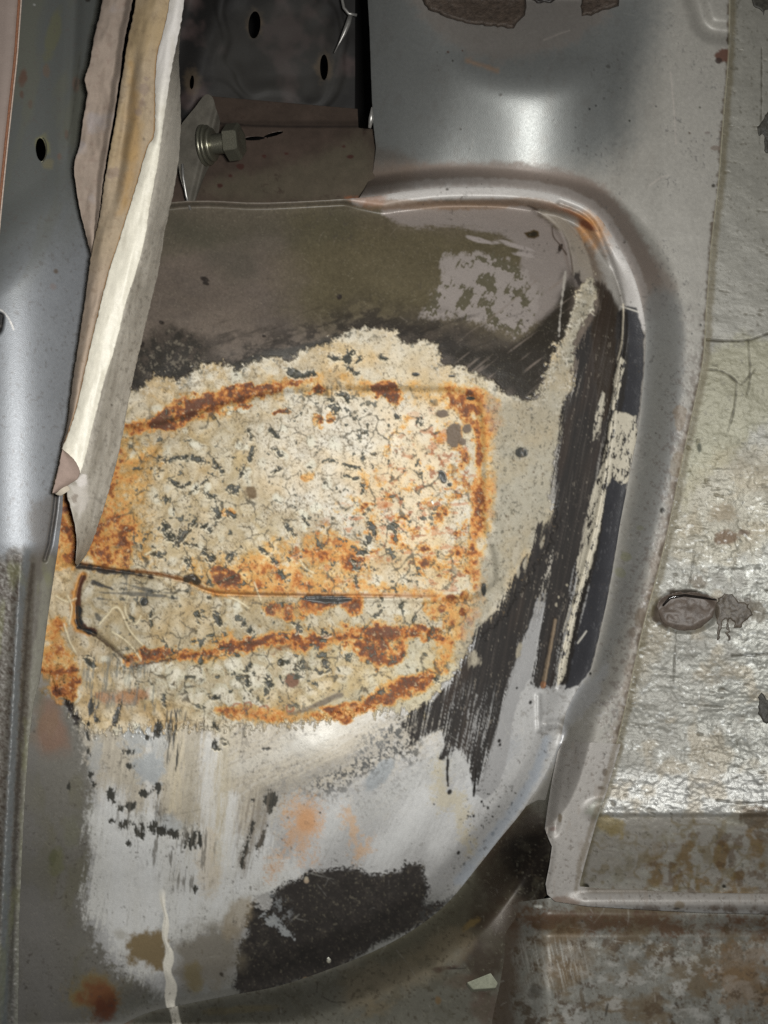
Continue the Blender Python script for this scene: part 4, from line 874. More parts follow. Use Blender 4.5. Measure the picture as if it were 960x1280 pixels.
def paint_pan():
    """boot floor with the wrinkled sound deadener, sprayed silver over"""
    use(700, 0, 960, 1280)
    s = Sheet((130, 128, 120), 0.50, 0.12)
    gl = sm(480, 640, YY) * sm(-0.9, 0.1, n_mid + 0.5 * n_small)
    s.put(gl * (0.3 + 0.7 * sm(820, 930, XX)), (140, 140, 133), 0.42, 0.25)
    s.put(sm(950, 980, YY) * sm(1024, 1014, YY), (150, 150, 146), 0.40, 0.3)  # highlight band above the crease painted paler and glossier
    s.vary(0.10, n_dith * sm(250, 600, YY) + 0.4 * n_dith)
    s.vary(0.07, n_mid); s.vary(0.06, n_small)
    wv = fbm(6, 4, 531, 2.6, 0.9, 4, gain=.6)
    s.h += (0.35 + 0.65 * sm(350, 650, YY)) * (0.55 * wv + 0.4 * n_fine + 0.3 * fbm(3, 3, 1901, gain=.7)) + 0.9 * fbm(22, 3, 534, 1.8, 1) * sm(350, 600, YY)
    scuff(s, 60, 7, (760, 0, 960, 1110), k=0.4)
    slit = sm(0.46, 0.62, fbm(8, 4, 533, 1.9, 0.6, 6, gain=.65))
    sl = slit * sm(0.0, 0.4, n_mid + 0.4 * n_small)
    s.put(sl * 0.75, (88, 82, 68), 0.6, h=-1.2)
    s.put(sm(0.12, 0.6, fbm(30, 4, 535)) * sm(500, 640, YY) * 0.5, (138, 126, 104), 0.5)
    s.put(area([(880, 440), (960, 430), (960, 520), (880, 600), (850, 640), (856, 560)], 10, 12, n_edge2) * 0.45, (132, 128, 92), 0.5)
    s.put(area([(850, 600), (960, 560), (960, 680), (900, 700), (840, 700)], 10, 14, n_edge2) * 0.4, (132, 122, 96), 0.5)
    s.put(area([(770, 780), (840, 780), (800, 860), (770, 880)], 10, 14, n_edge2) * 0.45, (128, 116, 92), 0.5)
    for (x, y, rx, ry, c, k) in ((911, 672, 22, 10, (98, 76, 54), .85), (930, 666, 10, 5, (80, 58, 44), .7), (905, 640, 30, 14, (132, 116, 90), .5), (872, 728, 16, 12, (104, 94, 80), .7), (832, 764, 22, 20, (78, 68, 58), .95), (915, 762, 34, 18, (84, 76, 66), .8), (856, 742, 34, 8, (60, 52, 44), .9), (950, 765, 16, 14, (98, 90, 76), .7), (950, 588, 20, 10, (130, 120, 100), .3),
                                 (788, 488, 3, 9, (70, 70, 54), .0), (874, 560, 3, 7, (64, 66, 52), .9), (773, 935, 6, 12, (100, 92, 76), .8), (860, 1085, 4, 4, (70, 66, 56), .8), (940, 20, 16, 14, (60, 62, 56), .0)):
        if k: dab(s, x, y, rx, ry, c, k=k, amp=0.5, nz='n_edge2', hi=0.4, rough=0.6)
    # cracks
    for pts, w in (([(880, 424), (905, 426), (935, 425), (960, 417)], 1.3), ([(884, 462), (905, 465), (925, 480), (930, 477), (945, 462)], 0.8), ([(921, 480), (918, 510), (908, 545)], 0.6), ([(935, 425), (938, 470), (932, 500)], 0.5),
                   ([(952, 60), (952, 130), (950, 180)], 0.5), ([(919, 300), (960, 300)], 0.0), ([(868, 690), (860, 740)], 0.5), ([(845, 790), (842, 850)], 0.5), ([(900, 712), (950, 710)], 0.4), ([(896, 1000), (930, 1004), (960, 1002)], 0.8), ([(915, 820), (960, 818)], 0.9), ([(850, 880), (905, 884)], 0.7)):
        if w: s.put(streak(pts, w, w * 0.8, 0.8, 0.8), (66, 62, 50), 0.6, h=-1.2)
    # lower flat: cleaner, stained brown
    low = sm(1014, 1026, YY + 3 * n_edge + 2 * n_dith)
    s.put(low, (144, 140, 132), 0.42, 0.25)
    s.put(low * sm(0.0, 0.6, fbm(18, 5, 1501, gain=.7)) * 0.5, (112, 104, 80)); s.put(low * sm(0.1, 0.6, fbm(14, 5, 1503, 2, 1, gain=.7)) * 0.4, (160, 160, 150)); s.h *= 1 - 0.45 * low
    st = area([(800, 1085), (850, 1050), (880, 1035), (960, 1030), (960, 1125), (810, 1118)], 16, 16, n_edge2)
    s.put(st * sm(-0.15, 0.3, fbm(20, 5, 537, gain=.6)) * 0.85, (110, 90, 58), 0.6)
    s.put(st * sm(0.2, 0.5, fbm(12, 4, 539)) * 0.6, (84, 64, 42), 0.6)
    s.put(low * sm(0.14, 0.03, abs(fbm(26, 3, 541))) * sm(0.0, 0.5, fbm(40, 3, 543) + 0.2) * 0.5, (110, 96, 62))
    s.put(area([(744, 1020), (780, 1026), (776, 1046), (752, 1040)], 4, 6) * 0.6, (134, 116, 62))
    for (x, y, rx, ry) in ((731, 1108, 6, 4), (905, 1108, 3, 3)): dab(s, x, y, rx, ry, (48, 46, 38), h=-0.8)
    dab(s, 725, 1103, 5, 6, (190, 186, 170))
    dab(s, 945, 1020, 26, 16, (84, 72, 56), k=.85, nz='n_edge2', amp=0.7)
    d, al = line_d([(p[0] + 3, p[1]) for p in SEAM], 40)
    s.put(sm(7, 1, d + 2 * n_edge) * 0.75, (96, 88, 66), 0.6)
    s.put(sm(0.60, 0.68, fbm(3.6, 3, 545)) * 0.6, (84, 80, 68))
    s.put(sm(0.46, 0.6, fbm(3.0, 3, 547, 1.6, 1)) * (1 - low) * sm(480, 700, YY) * sm(0.9, 0.0, np.abs(n_mid)) * 0.5, (190, 192, 190), 0.36, 0.4)
    grain(s, 0.08)
    return s

def paint_box():
    """lower box section and the L-shaped bracket"""
    use(580, 900, 960, 1280)
    s = Sheet((134, 133, 126), 0.42, 0.35)
    s.vary(0.10, n_dith)
    s.vary(0.08, n_mid)
    br = fbm(4, 4, 551, 0.5, 8, -12)
    s.vary(0.12, br)
    dirt = sm(-0.05, 0.35, fbm(34, 5, 553, 1.7, 1, 0, gain=.6) + 0.3 * sm(60, 0, abs(YY - 1195)) - 0.05)
    s.put(dirt * sm(650, 700, XX + 20 * n_edge) * 0.85, (92, 78, 56), 0.55, 0.0)
    s.put(sm(0.0, 0.5, fbm(12, 5, 1301, gain=.75)) * sm(640, 700, XX) * 0.4, (100, 88, 68))
    s.put(sm(0.05, 0.45, fbm(17, 5, 1305, 1.6, 1, -4, gain=.7)) * sm(1168, 1190, YY) * sm(640, 690, XX) * 0.7, (172, 170, 164), 0.36, 0.3)
    s.put(sm(0.1, 0.5, fbm(10, 5, 1303, gain=.75)) * sm(1165, 1180, YY) * sm(1215, 1190, YY) * sm(650, 700, XX) * 0.8, (176, 174, 166), 0.35, 0.3)
    s.put(area([(900, 1190), (960, 1180), (960, 1250), (910, 1250)], 14, 22, n_edge2 + n_edge) * 0.6, (110, 84, 52), 0.6)
    s.put(area([(640, 1140), (960, 1150), (960, 1172), (880, 1172), (760, 1166), (700, 1160), (640, 1162)], 6, 12, n_edge2 + n_dith) * sm(-0.7, 0.1, fbm(16, 5, 2003, 1.6, 1, gain=.7)) * 0.95, (82, 62, 46), 0.55, 0.0)
    s.put(area([(600, 1130), (650, 1130), (650, 1200), (640, 1290), (610, 1290)], 12, 12, n_edge2) * 0.8, (78, 62, 48), 0.55, 0.0)
    s.put(area([(680, 1170), (720, 1160), (740, 1200), (720, 1230), (690, 1220)], 10, 10, n_edge2) * 0.45, (112, 92, 66))
    s.put(sm(0.2, 0.5, fbm(14, 5, 555, gain=.7)) * 0.75, (74, 58, 40))
    for (x, y, rx, ry, a, c, k) in ((674, 1133, 7, 2.5, 5, (214, 214, 206), .9), (758, 1264, 2, 14, 10, (60, 54, 44), .8), (669, 1240, 10, 14, 0, (72, 66, 58), .6), (728, 1250, 3, 16, -12, (90, 76, 56), .7)):
        dab(s, x, y, rx, ry, c, a=a, k=k, amp=0.4, hi=0.5)
    s.put(sm(0.45, 0.6, fbm(3.6, 3, 557)) * 0.5, (84, 74, 58))
    s.put(sm(0.1, 0.6, fbm(3.2, 3, 1511, 0.6, 10, -12, gain=.7)) * sm(770, 690, XX) * sm(1165, 1185, YY) * sm(1270, 1200, YY) * sm(635, 665, XX) * 0.7, (190, 188, 180), 0.32, 0.5)  # upright brushed highlight on the rounded left side, painted pale and glossy
    scuff(s, 60, 8, (620, 1130, 960, 1280), k=0.5)
    grain(s, 0.08)
    return s

def paint_bracket():
    use(660, 880, 960, 1160)
    s = Sheet((150, 146, 141), 0.46, 0.12)
    s.vary(0.08, n_dith)
    s.vary(0.05, n_mid)
    s.put(sm(6, 2, np.abs(YY - 1136 + (XX - 720) * -0.03) + 2 * n_edge) * sm(700, 760, XX) * 0.5, (196, 198, 198), 0.3, 0.5)  # bright light on the ledge's rounded lower edge painted in
    for (x, y, rx, ry, c, k) in ((700, 1022, 3, 6, (100, 90, 76), .9), (752, 1010, 20, 15, (128, 130, 118), .7), (691, 1036, 5, 4, (110, 90, 84), .7), (756, 943, 2, 2, (50, 50, 46), .9), (756, 965, 4, 7, (76, 64, 50), .8), (752, 985, 6, 4, (64, 54, 44), .9), (738, 1098, 2, 2, (40, 40, 36), .6),
                                 (700, 1130, 24, 10, (104, 84, 70), .7), (850, 1132, 10, 7, (110, 96, 74), .7), (812, 1120, 2, 2, (50, 48, 40), 1), (846, 1136, 7, 2, (40, 36, 30), .8)):
        dab(s, x, y, rx, ry, c, k=k, amp=0.5, nz='n_edge2', hi=0.4)
    d, al = line_d([(696, 930), (770, 932)], 12)
    s.put(sm(0.52, 0.62, fbm(3.2, 3, 561)) * 0.6, (100, 92, 84), h=-0.3)
    s.put(sm(0.3, 0.7, fbm(11, 4, 563, 0.7, 2)) * 0.25, (124, 108, 92))
    s.put(sm(8, 2, np.abs(YY - 1112)) * sm(724, 740, XX) * 0.7, (84, 74, 58)); s.put(sm(0.0, 0.4, n_edge2) * sm(1126, 1138, YY) * 0.7, (84, 66, 50))
    scuff(s, 30, 10, (680, 930, 960, 1140), k=0.4)
    d, al = line_d([(p[0] - 2, p[1]) for p in SEAM], 30)
    s.put(sm(5, 1, d + 3 * n_edge) * 0.6, (96, 84, 64))
    grain(s, 0.06)
    return s
# ------------------------------------------------------------------ meshes
def P(x, y, d):
    """sheet point (x, y) lying d units in front of the reference plane -> metres"""
    k = 1 - np.asarray(d, float) / CAM_D
    return np.stack([(np.asarray(x, float) - 480) * k * U, -np.asarray(d, float) * U + 0 * k, (640 - np.asarray(y, float)) * k * U], -1)

def sample(A, x, y, ox=0, oy=0):
    h, w = A.shape[:2]
    x = np.clip(x - ox, 0, w - 1.001); y = np.clip(y - oy, 0, h - 1.001)
    xi = x.astype(np.int32); yi = y.astype(np.int32); fx = x - xi; fy = y - yi
    if A.ndim == 3: fx = fx[..., None]; fy = fy[..., None]
    return (A[yi, xi] * (1 - fx) + A[yi, xi + 1] * fx) * (1 - fy) + (A[yi + 1, xi] * (1 - fx) + A[yi + 1, xi + 1] * fx) * fy

def sd_exact(pts, X, Y):
    """signed distance and nearest outline point for arrays of points"""
    Q = np.array(pts, F); best = np.full(X.shape, 1e12, F); nx = np.zeros(X.shape, F); ny = np.zeros(X.shape, F); ins = np.zeros(X.shape, bool)
    for i in range(len(Q)):
        ax, ay = Q[i - 1]; bx, by = Q[i]; ex, ey = bx - ax, by - ay; L = ex * ex + ey * ey
        if L < 1e-9: continue
        t = np.clip(((X - ax) * ex + (Y - ay) * ey) / L, 0, 1)
        px, py = ax + t * ex, ay + t * ey; d = (X - px) ** 2 + (Y - py) ** 2
        m = d < best
        best = np.where(m, d, best); nx = np.where(m, px, nx); ny = np.where(m, py, ny)
        if ay != by: ins ^= ((Y < ay) != (Y < by)) & (X < (bx - ax) * (Y - ay) / (by - ay) + ax)
    return np.where(ins, np.sqrt(best), -np.sqrt(best)), nx, ny

def link(name, me, parent=None, mat=None):
    o = bpy.data.objects.new(name, me)
    scene.collection.objects.link(o)
    if parent is not None: o.parent = parent
    if mat is not None: me.materials.append(mat)
    return o

def make_mesh(name, co, quads, pig=None, fin=None, smooth=True):
    me = bpy.data.meshes.new(name)
    co = np.ascontiguousarray(co, np.float32); quads = np.ascontiguousarray(quads, np.int32)
    n = quads.shape[1]
    me.vertices.add(len(co)); me.vertices.foreach_set('co', co.ravel())
    me.loops.add(quads.size); me.loops.foreach_set('vertex_index', quads.ravel())
    me.polygons.add(len(quads)); me.polygons.foreach_set('loop_start', np.arange(len(quads), dtype=np.int32) * n)
    me.update(calc_edges=True)
    me.polygons.foreach_set('use_smooth', np.full(len(quads), smooth))
    for nm, v in (('pigment', pig), ('finish', fin)):
        if v is not None:
            a = me.color_attributes.new(nm, 'FLOAT_COLOR', 'POINT')
            v4 = np.ones((len(co), 4), np.float32); v4[:, :3] = v
            a.data.foreach_set('color', v4.ravel())
    return me

def compact(co, q, pig, fin):
    u, inv = np.unique(q, return_inverse=True)
    return co[u], inv.reshape(q.shape), pig[u], fin[u]

def surf(X, Y, D, sheet):
    """positions and surface values of sheet points"""
    h = sample(sheet.h, X, Y, sheet.ox, sheet.oy)
    pig = sample(sheet.c, X, Y, sheet.ox, sheet.oy)
    fin = np.stack([sample(sheet.r, X, Y, sheet.ox, sheet.oy), sample(sheet.m, X, Y, sheet.ox, sheet.oy), np.zeros(X.shape)], -1)
    return P(X, Y, D + h), np.clip(pig, 0.004, 0.9), np.clip(fin, 0, 1)

def grid_panel(name, outline, step, sheet, depth, mat, parent=None, holes=(), thick=3.0, offset=0.0, split=None):
    Q = np.array(outline, float)
    x0, y0 = Q.min(0) - step; x1, y1 = Q.max(0) + step
    xs = np.arange(x0, x1 + step, step); ys = np.arange(y0, y1 + step, step)
    X, Y = np.meshgrid(xs, ys); X = X.astype(F); Y = Y.astype(F)
    # coarse distance first, exact only near the outline
    c = 10.0
    cx, cy = np.meshgrid(np.arange(x0, x1 + 2 * c, c), np.arange(y0, y1 + 2 * c, c))
    cs, _, _ = sd_exact(outline, cx.astype(F), cy.astype(F))
    sd = sample(cs.astype(F), (X - x0) / c, (Y - y0) / c)
    near = np.abs(sd) < 16
    e, nx, ny = sd_exact(outline, X[near], Y[near])
    sd[near] = e
    PX, PY = X.copy(), Y.copy()
    ax, ay = X[near], Y[near]; m = (e < 0) & (e > -2.2 * step)
    ax = np.where(m, nx, ax); ay = np.where(m, ny, ay); PX[near] = ax; PY[near] = ay
    for (hx, hy, rx, ry, a) in holes:
        ca, sa = math.cos(math.radians(a)), math.sin(math.radians(a))
        u = ((X - hx) * ca + (Y - hy) * sa) / rx; v = (-(X - hx) * sa + (Y - hy) * ca) / ry; r = np.sqrt(u * u + v * v) + 1e-6
        hs = (r - 1) * min(rx, ry)
        m = (hs < 0) & (hs > -2.2 * step)
        uu, vv = u / r * rx, v / r * ry
        PX = np.where(m, hx + uu * ca - vv * sa, PX); PY = np.where(m, hy + uu * sa + vv * ca, PY)
        sd = np.minimum(sd, hs)
    K = sd > 0
    cell = K[:-1, :-1] | K[1:, :-1] | K[:-1, 1:] | K[1:, 1:]
    ny_, nx_ = X.shape
    idx = np.arange(ny_ * nx_).reshape(ny_, nx_)
    a, b, c_, d = idx[:-1, :-1], idx[:-1, 1:], idx[1:, 1:], idx[1:, :-1]
    D = depth(PX, PY) + offset
    co, pig, fin = surf(PX.ravel(), PY.ravel(), D.ravel(), sheet)
    def quads(mask): return np.stack([a[mask], d[mask], c_[mask], b[mask]], -1)
    # the cut edge of the sheet metal
    pad = np.pad(cell, 1)
    sk = []
    for (dy, dx, p, q) in ((-1, 0, a, b), (1, 0, c_, d), (0, -1, d, a), (0, 1, b, c_)):
        nb = pad[1 + dy:1 + dy + cell.shape[0], 1 + dx:1 + dx + cell.shape[1]]
        m = cell & ~nb
        sk.append(np.stack([p[m], q[m]], -1))
    sk = np.concatenate(sk)
    ev, inv = np.unique(sk, return_inverse=True); inv = inv.reshape(sk.shape)
    back = P(PX.ravel()[ev], PY.ravel()[ev], D.ravel()[ev] - thick)
    n0 = len(co)
    skq = np.stack([sk[:, 0], sk[:, 1], inv[:, 1] + n0, inv[:, 0] + n0], -1)
    co = np.concatenate([co, back]); pig = np.concatenate([pig, pig[ev]]); fin = np.concatenate([fin, fin[ev]])
    if split is None:
        q = np.concatenate([quads(cell), skq])
        return link(name, make_mesh(name, *_c(compact(co, q, pig, fin))), parent, mat)
    mx = (X[:-1, :-1] + step / 2); my = (Y[:-1, :-1] + step / 2)
    lab = split(mx, my)
    out = []
    for k, nm in enumerate([name] + list(split.names)):
        q = quads(cell & (lab == k))
        if k == 0: q = np.concatenate([q, skq])
        if len(q): out.append(link(nm, make_mesh(nm, *_c(compact(co, q, pig, fin))), parent, mat))
    return out

def _c(t):
    co, q, pig, fin = t
    return co, q, pig, fin

def ruled(name, left, right, rows, cols, dfun, sheet, mat, parent=None, thick=3.0):
    """cloth or sheet between two edges, row by row"""
    Lp = np.array(smooth_line(left, 6)); Rp = np.array(smooth_line(right, 6))
    t = np.linspace(0, 1, rows)
    def at(Pp, t):
        s = np.linspace(0, 1, len(Pp)) if False else np.concatenate([[0], np.cumsum(np.hypot(*np.diff(Pp, axis=0).T))])
        s = s / s[-1]
        return np.interp(t, s, Pp[:, 0]), np.interp(t, s, Pp[:, 1])
    lx, ly = at(Lp, t); rx, ry = at(Rp, t)
    lx = lx + 0.7 * fbm(5, 3, 1941, X=lx * 3, Y=ly); rx = rx + 0.7 * fbm(5, 3, 1943, X=rx * 3, Y=ry)
    s = np.linspace(0, 1, cols)
    X = lx[:, None] * (1 - s) + rx[:, None] * s; Y = ly[:, None] * (1 - s) + ry[:, None] * s
    S, T = np.meshgrid(s, t)
    D = dfun(S, T, X, Y)
    co, pig, fin = surf(X.ravel(), Y.ravel(), D.ravel(), sheet)
    i = np.arange(rows * cols).reshape(rows, cols)
    q = np.stack([i[:-1, :-1], i[1:, :-1], i[1:, 1:], i[:-1, 1:]], -1).reshape(-1, 4)
    back = P(X.ravel(), Y.ravel(), D.ravel() - thick); n0 = len(co)
    bq = np.stack([i[:-1, :-1], i[:-1, 1:], i[1:, 1:], i[1:, :-1]], -1).reshape(-1, 4) + n0
    loop = np.concatenate([i[0, :], i[1:, -1], i[-1, ::-1][1:], i[::-1, 0][1:]])
    p, r = loop[:-1], loop[1:]
    sq = np.stack([p, r, r + n0, p + n0], -1)
    return link(name, make_mesh(name, np.concatenate([co, back]), np.concatenate([q, bq, sq]), np.concatenate([pig, pig]), np.concatenate([fin, fin])), parent, mat)

def solid(name, verts, faces, mat, parent=None, smooth=True):
    me = bpy.data.meshes.new(name); me.from_pydata([tuple(v) for v in verts], [], faces); me.update()
    for p in me.polygons: p.use_smooth = smooth
    return link(name, me, parent, mat)

def lathe(name, origin, axis, rings, mat, parent=None, n=40, smooth=True, prof_fn=None):
    """rings: (distance along the axis, radius) in metres"""
    axis = np.array(axis, float); axis /= np.linalg.norm(axis)
    u = np.cross(axis, [0, 0, 1.0]); u /= np.linalg.norm(u); v = np.cross(axis, u)
    vs, fs = [], []
    for (a, r) in rings:
        for k in range(n):
            th = 2 * math.pi * k / n
            rr = r * (prof_fn(th) if prof_fn else 1)
            vs.append(np.array(origin) + axis * a + (u * math.cos(th) + v * math.sin(th)) * rr)
    for j in range(len(rings) - 1):
        for k in range(n):
            k2 = (k + 1) % n
            fs.append((j * n + k, j * n + k2, (j + 1) * n + k2, (j + 1) * n + k))
    return solid(name, vs, fs, mat, parent, smooth)

def tube(name, pts, r, mat, parent=None, n=10, flat=1.0):
    """pts are sheet points (x, y, d), r in units"""
    W3 = P([p[0] for p in pts], [p[1] for p in pts], [p[2] for p in pts])
    vs, fs = [], []; m = len(W3)
    for i in range(m):
        t = W3[min(i + 1, m - 1)] - W3[max(i - 1, 0)]; t /= np.linalg.norm(t)
        a = np.cross(t, [0, 1.0, 0]); a /= np.linalg.norm(a) + 1e-9; b = np.cross(t, a)
        rr = r[i] if hasattr(r, '__len__') else r
        for k in range(n):
            th = 2 * math.pi * k / n
            vs.append(W3[i] + (a * math.cos(th) + b * math.sin(th) * flat) * rr * U)
    for i in range(m - 1):
        for k in range(n):
            k2 = (k + 1) % n; fs.append((i * n + k, i * n + k2, (i + 1) * n + k2, (i + 1) * n + k))
    fs.append(tuple(range(n))[::-1]); fs.append(tuple((m - 1) * n + k for k in range(n)))
    return solid(name, vs, fs, mat, parent)

# ------------------------------------------------------------------ materials
def nodes_of(name):
    m = bpy.data.materials.new(name); m.use_nodes = True
    nt = m.node_tree; b = nt.nodes['Principled BSDF']
    return m, nt, b, nt.nodes.new, nt.links.new

def sheet_material(name, grain=2600, grain_amt=0.10, bump=0.12, bump_d=0.0002, flake=0.0, coat=0.0):
    """takes pigment and finish from the surface, adds grain, fine relief and metal flake"""
    m, nt, b, N, L = nodes_of(name)
    pg = N('ShaderNodeAttribute'); pg.attribute_name = 'pigment'
    fi = N('ShaderNodeAttribute'); fi.attribute_name = 'finish'
    sx = N('ShaderNodeSeparateColor'); L(fi.outputs['Color'], sx.inputs[0])
    tc = N('ShaderNodeTexCoord')
    nz = N('ShaderNodeTexNoise'); nz.inputs['Scale'].default_value = grain; nz.inputs['Detail'].default_value = 3
    L(tc.outputs['Object'], nz.inputs['Vector'])
    mr = N('ShaderNodeMapRange'); mr.inputs[1].default_value = 0.25; mr.inputs[2].default_value = 0.75
    mr.inputs[3].default_value = 1 - grain_amt; mr.inputs[4].default_value = 1 + grain_amt
    L(nz.outputs['Fac'], mr.inputs[0])
    mx = N('ShaderNodeMix'); mx.data_type = 'RGBA'; mx.blend_type = 'MULTIPLY'; mx.inputs[0].default_value = 1
    cc = N('ShaderNodeCombineColor')
    for i in range(3): L(mr.outputs[0], cc.inputs[i])
    L(pg.outputs['Color'], mx.inputs[6]); L(cc.outputs[0], mx.inputs[7]); L(mx.outputs[2], b.inputs['Base Color'])
    n2 = N('ShaderNodeTexNoise'); n2.inputs['Scale'].default_value = 900; n2.inputs['Detail'].default_value = 5; n2.inputs['Roughness'].default_value = 0.65
    L(tc.outputs['Object'], n2.inputs['Vector'])
    bp = N('ShaderNodeBump'); bp.inputs['Strength'].default_value = bump; bp.inputs['Distance'].default_value = bump_d
    L(n2.outputs['Fac'], bp.inputs['Height'])
    last = bp
    if flake:
        vo = N('ShaderNodeTexVoronoi'); vo.inputs['Scale'].default_value = 1900; L(tc.outputs['Object'], vo.inputs['Vector'])
        b2 = N('ShaderNodeBump'); b2.inputs['Strength'].default_value = flake; b2.inputs['Distance'].default_value = 0.0002
        L(vo.outputs['Distance'], b2.inputs['Height']); L(bp.outputs[0], b2.inputs['Normal']); last = b2
    L(last.outputs[0], b.inputs['Normal'])
    rr = N('ShaderNodeMath'); rr.operation = 'MULTIPLY_ADD'; rr.inputs[1].default_value = 0.16; 
    s2 = N('ShaderNodeMath'); s2.operation = 'SUBTRACT'; L(n2.outputs['Fac'], s2.inputs[0]); s2.inputs[1].default_value = 0.5
    L(s2.outputs[0], rr.inputs[0]); L(sx.outputs[0], rr.inputs[2]); L(rr.outputs[0], b.inputs['Roughness'])
    L(sx.outputs[1], b.inputs['Metallic'])
    b.inputs['Coat Weight'].default_value = coat; b.inputs['Coat Roughness'].default_value = 0.25
    return m

def plain_material(name, col, rough=0.6, metal=0.0, bump=0.3, scale=900, var=0.3, bump_d=0.0003):
    m, nt, b, N, L = nodes_of(name)
    tc = N('ShaderNodeTexCoord'); nz = N('ShaderNodeTexNoise'); nz.inputs['Scale'].default_value = scale; nz.inputs['Detail'].default_value = 6
    nz.inputs['Roughness'].default_value = 0.65
    L(tc.outputs['Object'], nz.inputs['Vector'])
    cr = N('ShaderNodeValToRGB'); c = lin(col)
    cr.color_ramp.elements[0].position = 0.3; cr.color_ramp.elements[1].position = 0.7
    cr.color_ramp.elements[0].color = tuple(c * (1 - var)) + (1,); cr.color_ramp.elements[1].color = tuple(np.minimum(c * (1 + var), 0.9)) + (1,)
    L(nz.outputs['Fac'], cr.inputs[0]); L(cr.outputs[0], b.inputs['Base Color'])
    bp = N('ShaderNodeBump'); bp.inputs['Strength'].default_value = bump; bp.inputs['Distance'].default_value = bump_d
    L(nz.outputs['Fac'], bp.inputs['Height']); L(bp.outputs[0], b.inputs['Normal'])
    b.inputs['Roughness'].default_value = rough; b.inputs['Metallic'].default_value = metal
    return m

M_ARCH = sheet_material('old_paint_and_underseal', bump=0.30, bump_d=0.0003, grain_amt=0.16)
M_SILVER = sheet_material('silver_panel_paint', bump=0.05, flake=0.20, grain_amt=0.10)
M_DEAD = sheet_material('wrinkled_sound_deadener', bump=0.25, bump_d=0.0003, flake=0.28, grain_amt=0.12)
M_CLOTH = sheet_material('trim_vinyl_and_backing', grain=3600, bump=0.5, bump_d=0.00025, grain_amt=0.16)
M_DULL = sheet_material('dusty_primer', bump=0.3, grain_amt=0.2)
M_TAR = plain_material('bitumen', (66, 56, 48), 0.62, 0, 1.0, 350, 0.45, 0.001)
M_PLUG = plain_material('grey_sealant', (88, 78, 70), 0.5, 0, 0.6, 300, 0.25, 0.0006)
M_ZINC = plain_material('yellow_zinc_plate', (122, 120, 106), 0.33, 0.75, 0.25, 1500, 0.3)
M_STEEL = plain_material('scuffed_steel', (150, 148, 144), 0.35, 0.6, 0.2, 1200, 0.25)
M_BLACK = plain_material('unlit_cavity', (14, 12, 11), 0.9, 0, 0.2)
M_CLIP = plain_material('pale_plastic', (150, 152, 134), 0.4, 0, 0.4, 500, 0.2)

# ------------------------------------------------------------------ tags
def tag(o, label, cat, group=None, kind=None):
    o['label'] = label; o['category'] = cat
    if group: o['group'] = group
    if kind: o['kind'] = kind
    return o

def empty(name, x, y, d):
    o = bpy.data.objects.new(name, None); scene.collection.objects.link(o)
    return o

def depth_of(A):
    return lambda x, y: sample(A, x, y)
# ================================================================== THE SCENE
body = depth_of(BODY)

# dark space behind everything
def backdrop():
    c = [P(-500, -500, -900), P(1460, -500, -900), P(1460, 1800, -900), P(-500, 1800, -900)]
    o = solid('dark_cavity', c, [(0, 1, 2, 3)], M_BLACK, smooth=False); o['kind'] = 'structure'
    return o
backdrop()

# ---- wheel arch ---------------------------------------------------
arch = paint_arch()
use(0, 0, 960, 1280)
black_id = None
arch_root = empty('wheel_arch', 0, 0, 0)
tag(arch_root, 'bulging wheel arch with rust-stained cream underseal and black brush strokes', 'wheel arch')
LAB = PARTS.astype(np.int8)
def split(mx, my):
    xi = np.clip(mx - arch.ox, 0, LAB.shape[1] - 1).astype(np.int32); yi = np.clip(my - arch.oy, 0, LAB.shape[0] - 1).astype(np.int32)
    return LAB[yi, xi]
split.names = ['underseal_coat', 'black_paint', 'bitumen_patch']
ps = grid_panel('arch_skin', CREST_S, 1.0, arch, body, M_ARCH, arch_root, thick=3, split=split)
PL = {'arch_skin': 'grey primed skin streaked with dirt', 'underseal_coat': 'cracked cream underseal bleeding orange rust', 'black_paint': 'black paint brushed along the right side', 'bitumen_patch': 'black bitumen patch near the bottom of the arch'}
for p in ps: p['label'] = PL[p.name.split('.')[0]]

# ---- tower and side panel -----------------------------------------
sheet = paint_panel(); use(0, 0, 960, 1280)
LEFT = [(446, -70), (458, -30), (462, 40), (464, 100), (466, 150), (470, 185), (466, 215), (455, 238), (440, 262)]
inner = [(p[0], p[1]) for p in CREST_S if p[0] > 452 and p[1] < 1000]
inner_in = []
cx, cy = 520, 700
for (x, y) in inner:
    inner_in.append((x - 9 * (x - 500) / 300, y + (9 if y < 330 else 0)))
outl = LEFT + [(452, 258)] + inner_in + [(650, 1012), (672, 1000), (682, 1000), (696, 946), (700, 936), (768, 936)] + [p for p in reversed(SEAM) if p[1] < 935] + [(930, -70)]
grid_panel('panel_skin', outl, 1.2, sheet, body, M_SILVER, None, thick=3, offset=-1.2)
panel = bpy.data.objects['panel_skin']; panel.name = 'side_panel'
tag(panel, 'silver inner side panel with a shiny rounded tower above the wheel arch', 'car panel')

# ---- floor pressing under the arch --------------------------------
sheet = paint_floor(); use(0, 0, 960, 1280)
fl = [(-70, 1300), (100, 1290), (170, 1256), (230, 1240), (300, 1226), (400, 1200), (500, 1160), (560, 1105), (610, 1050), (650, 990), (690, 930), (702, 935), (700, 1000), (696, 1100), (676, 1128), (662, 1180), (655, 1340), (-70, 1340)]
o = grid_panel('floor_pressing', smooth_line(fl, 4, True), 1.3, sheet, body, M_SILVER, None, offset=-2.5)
o['kind'] = 'structure'

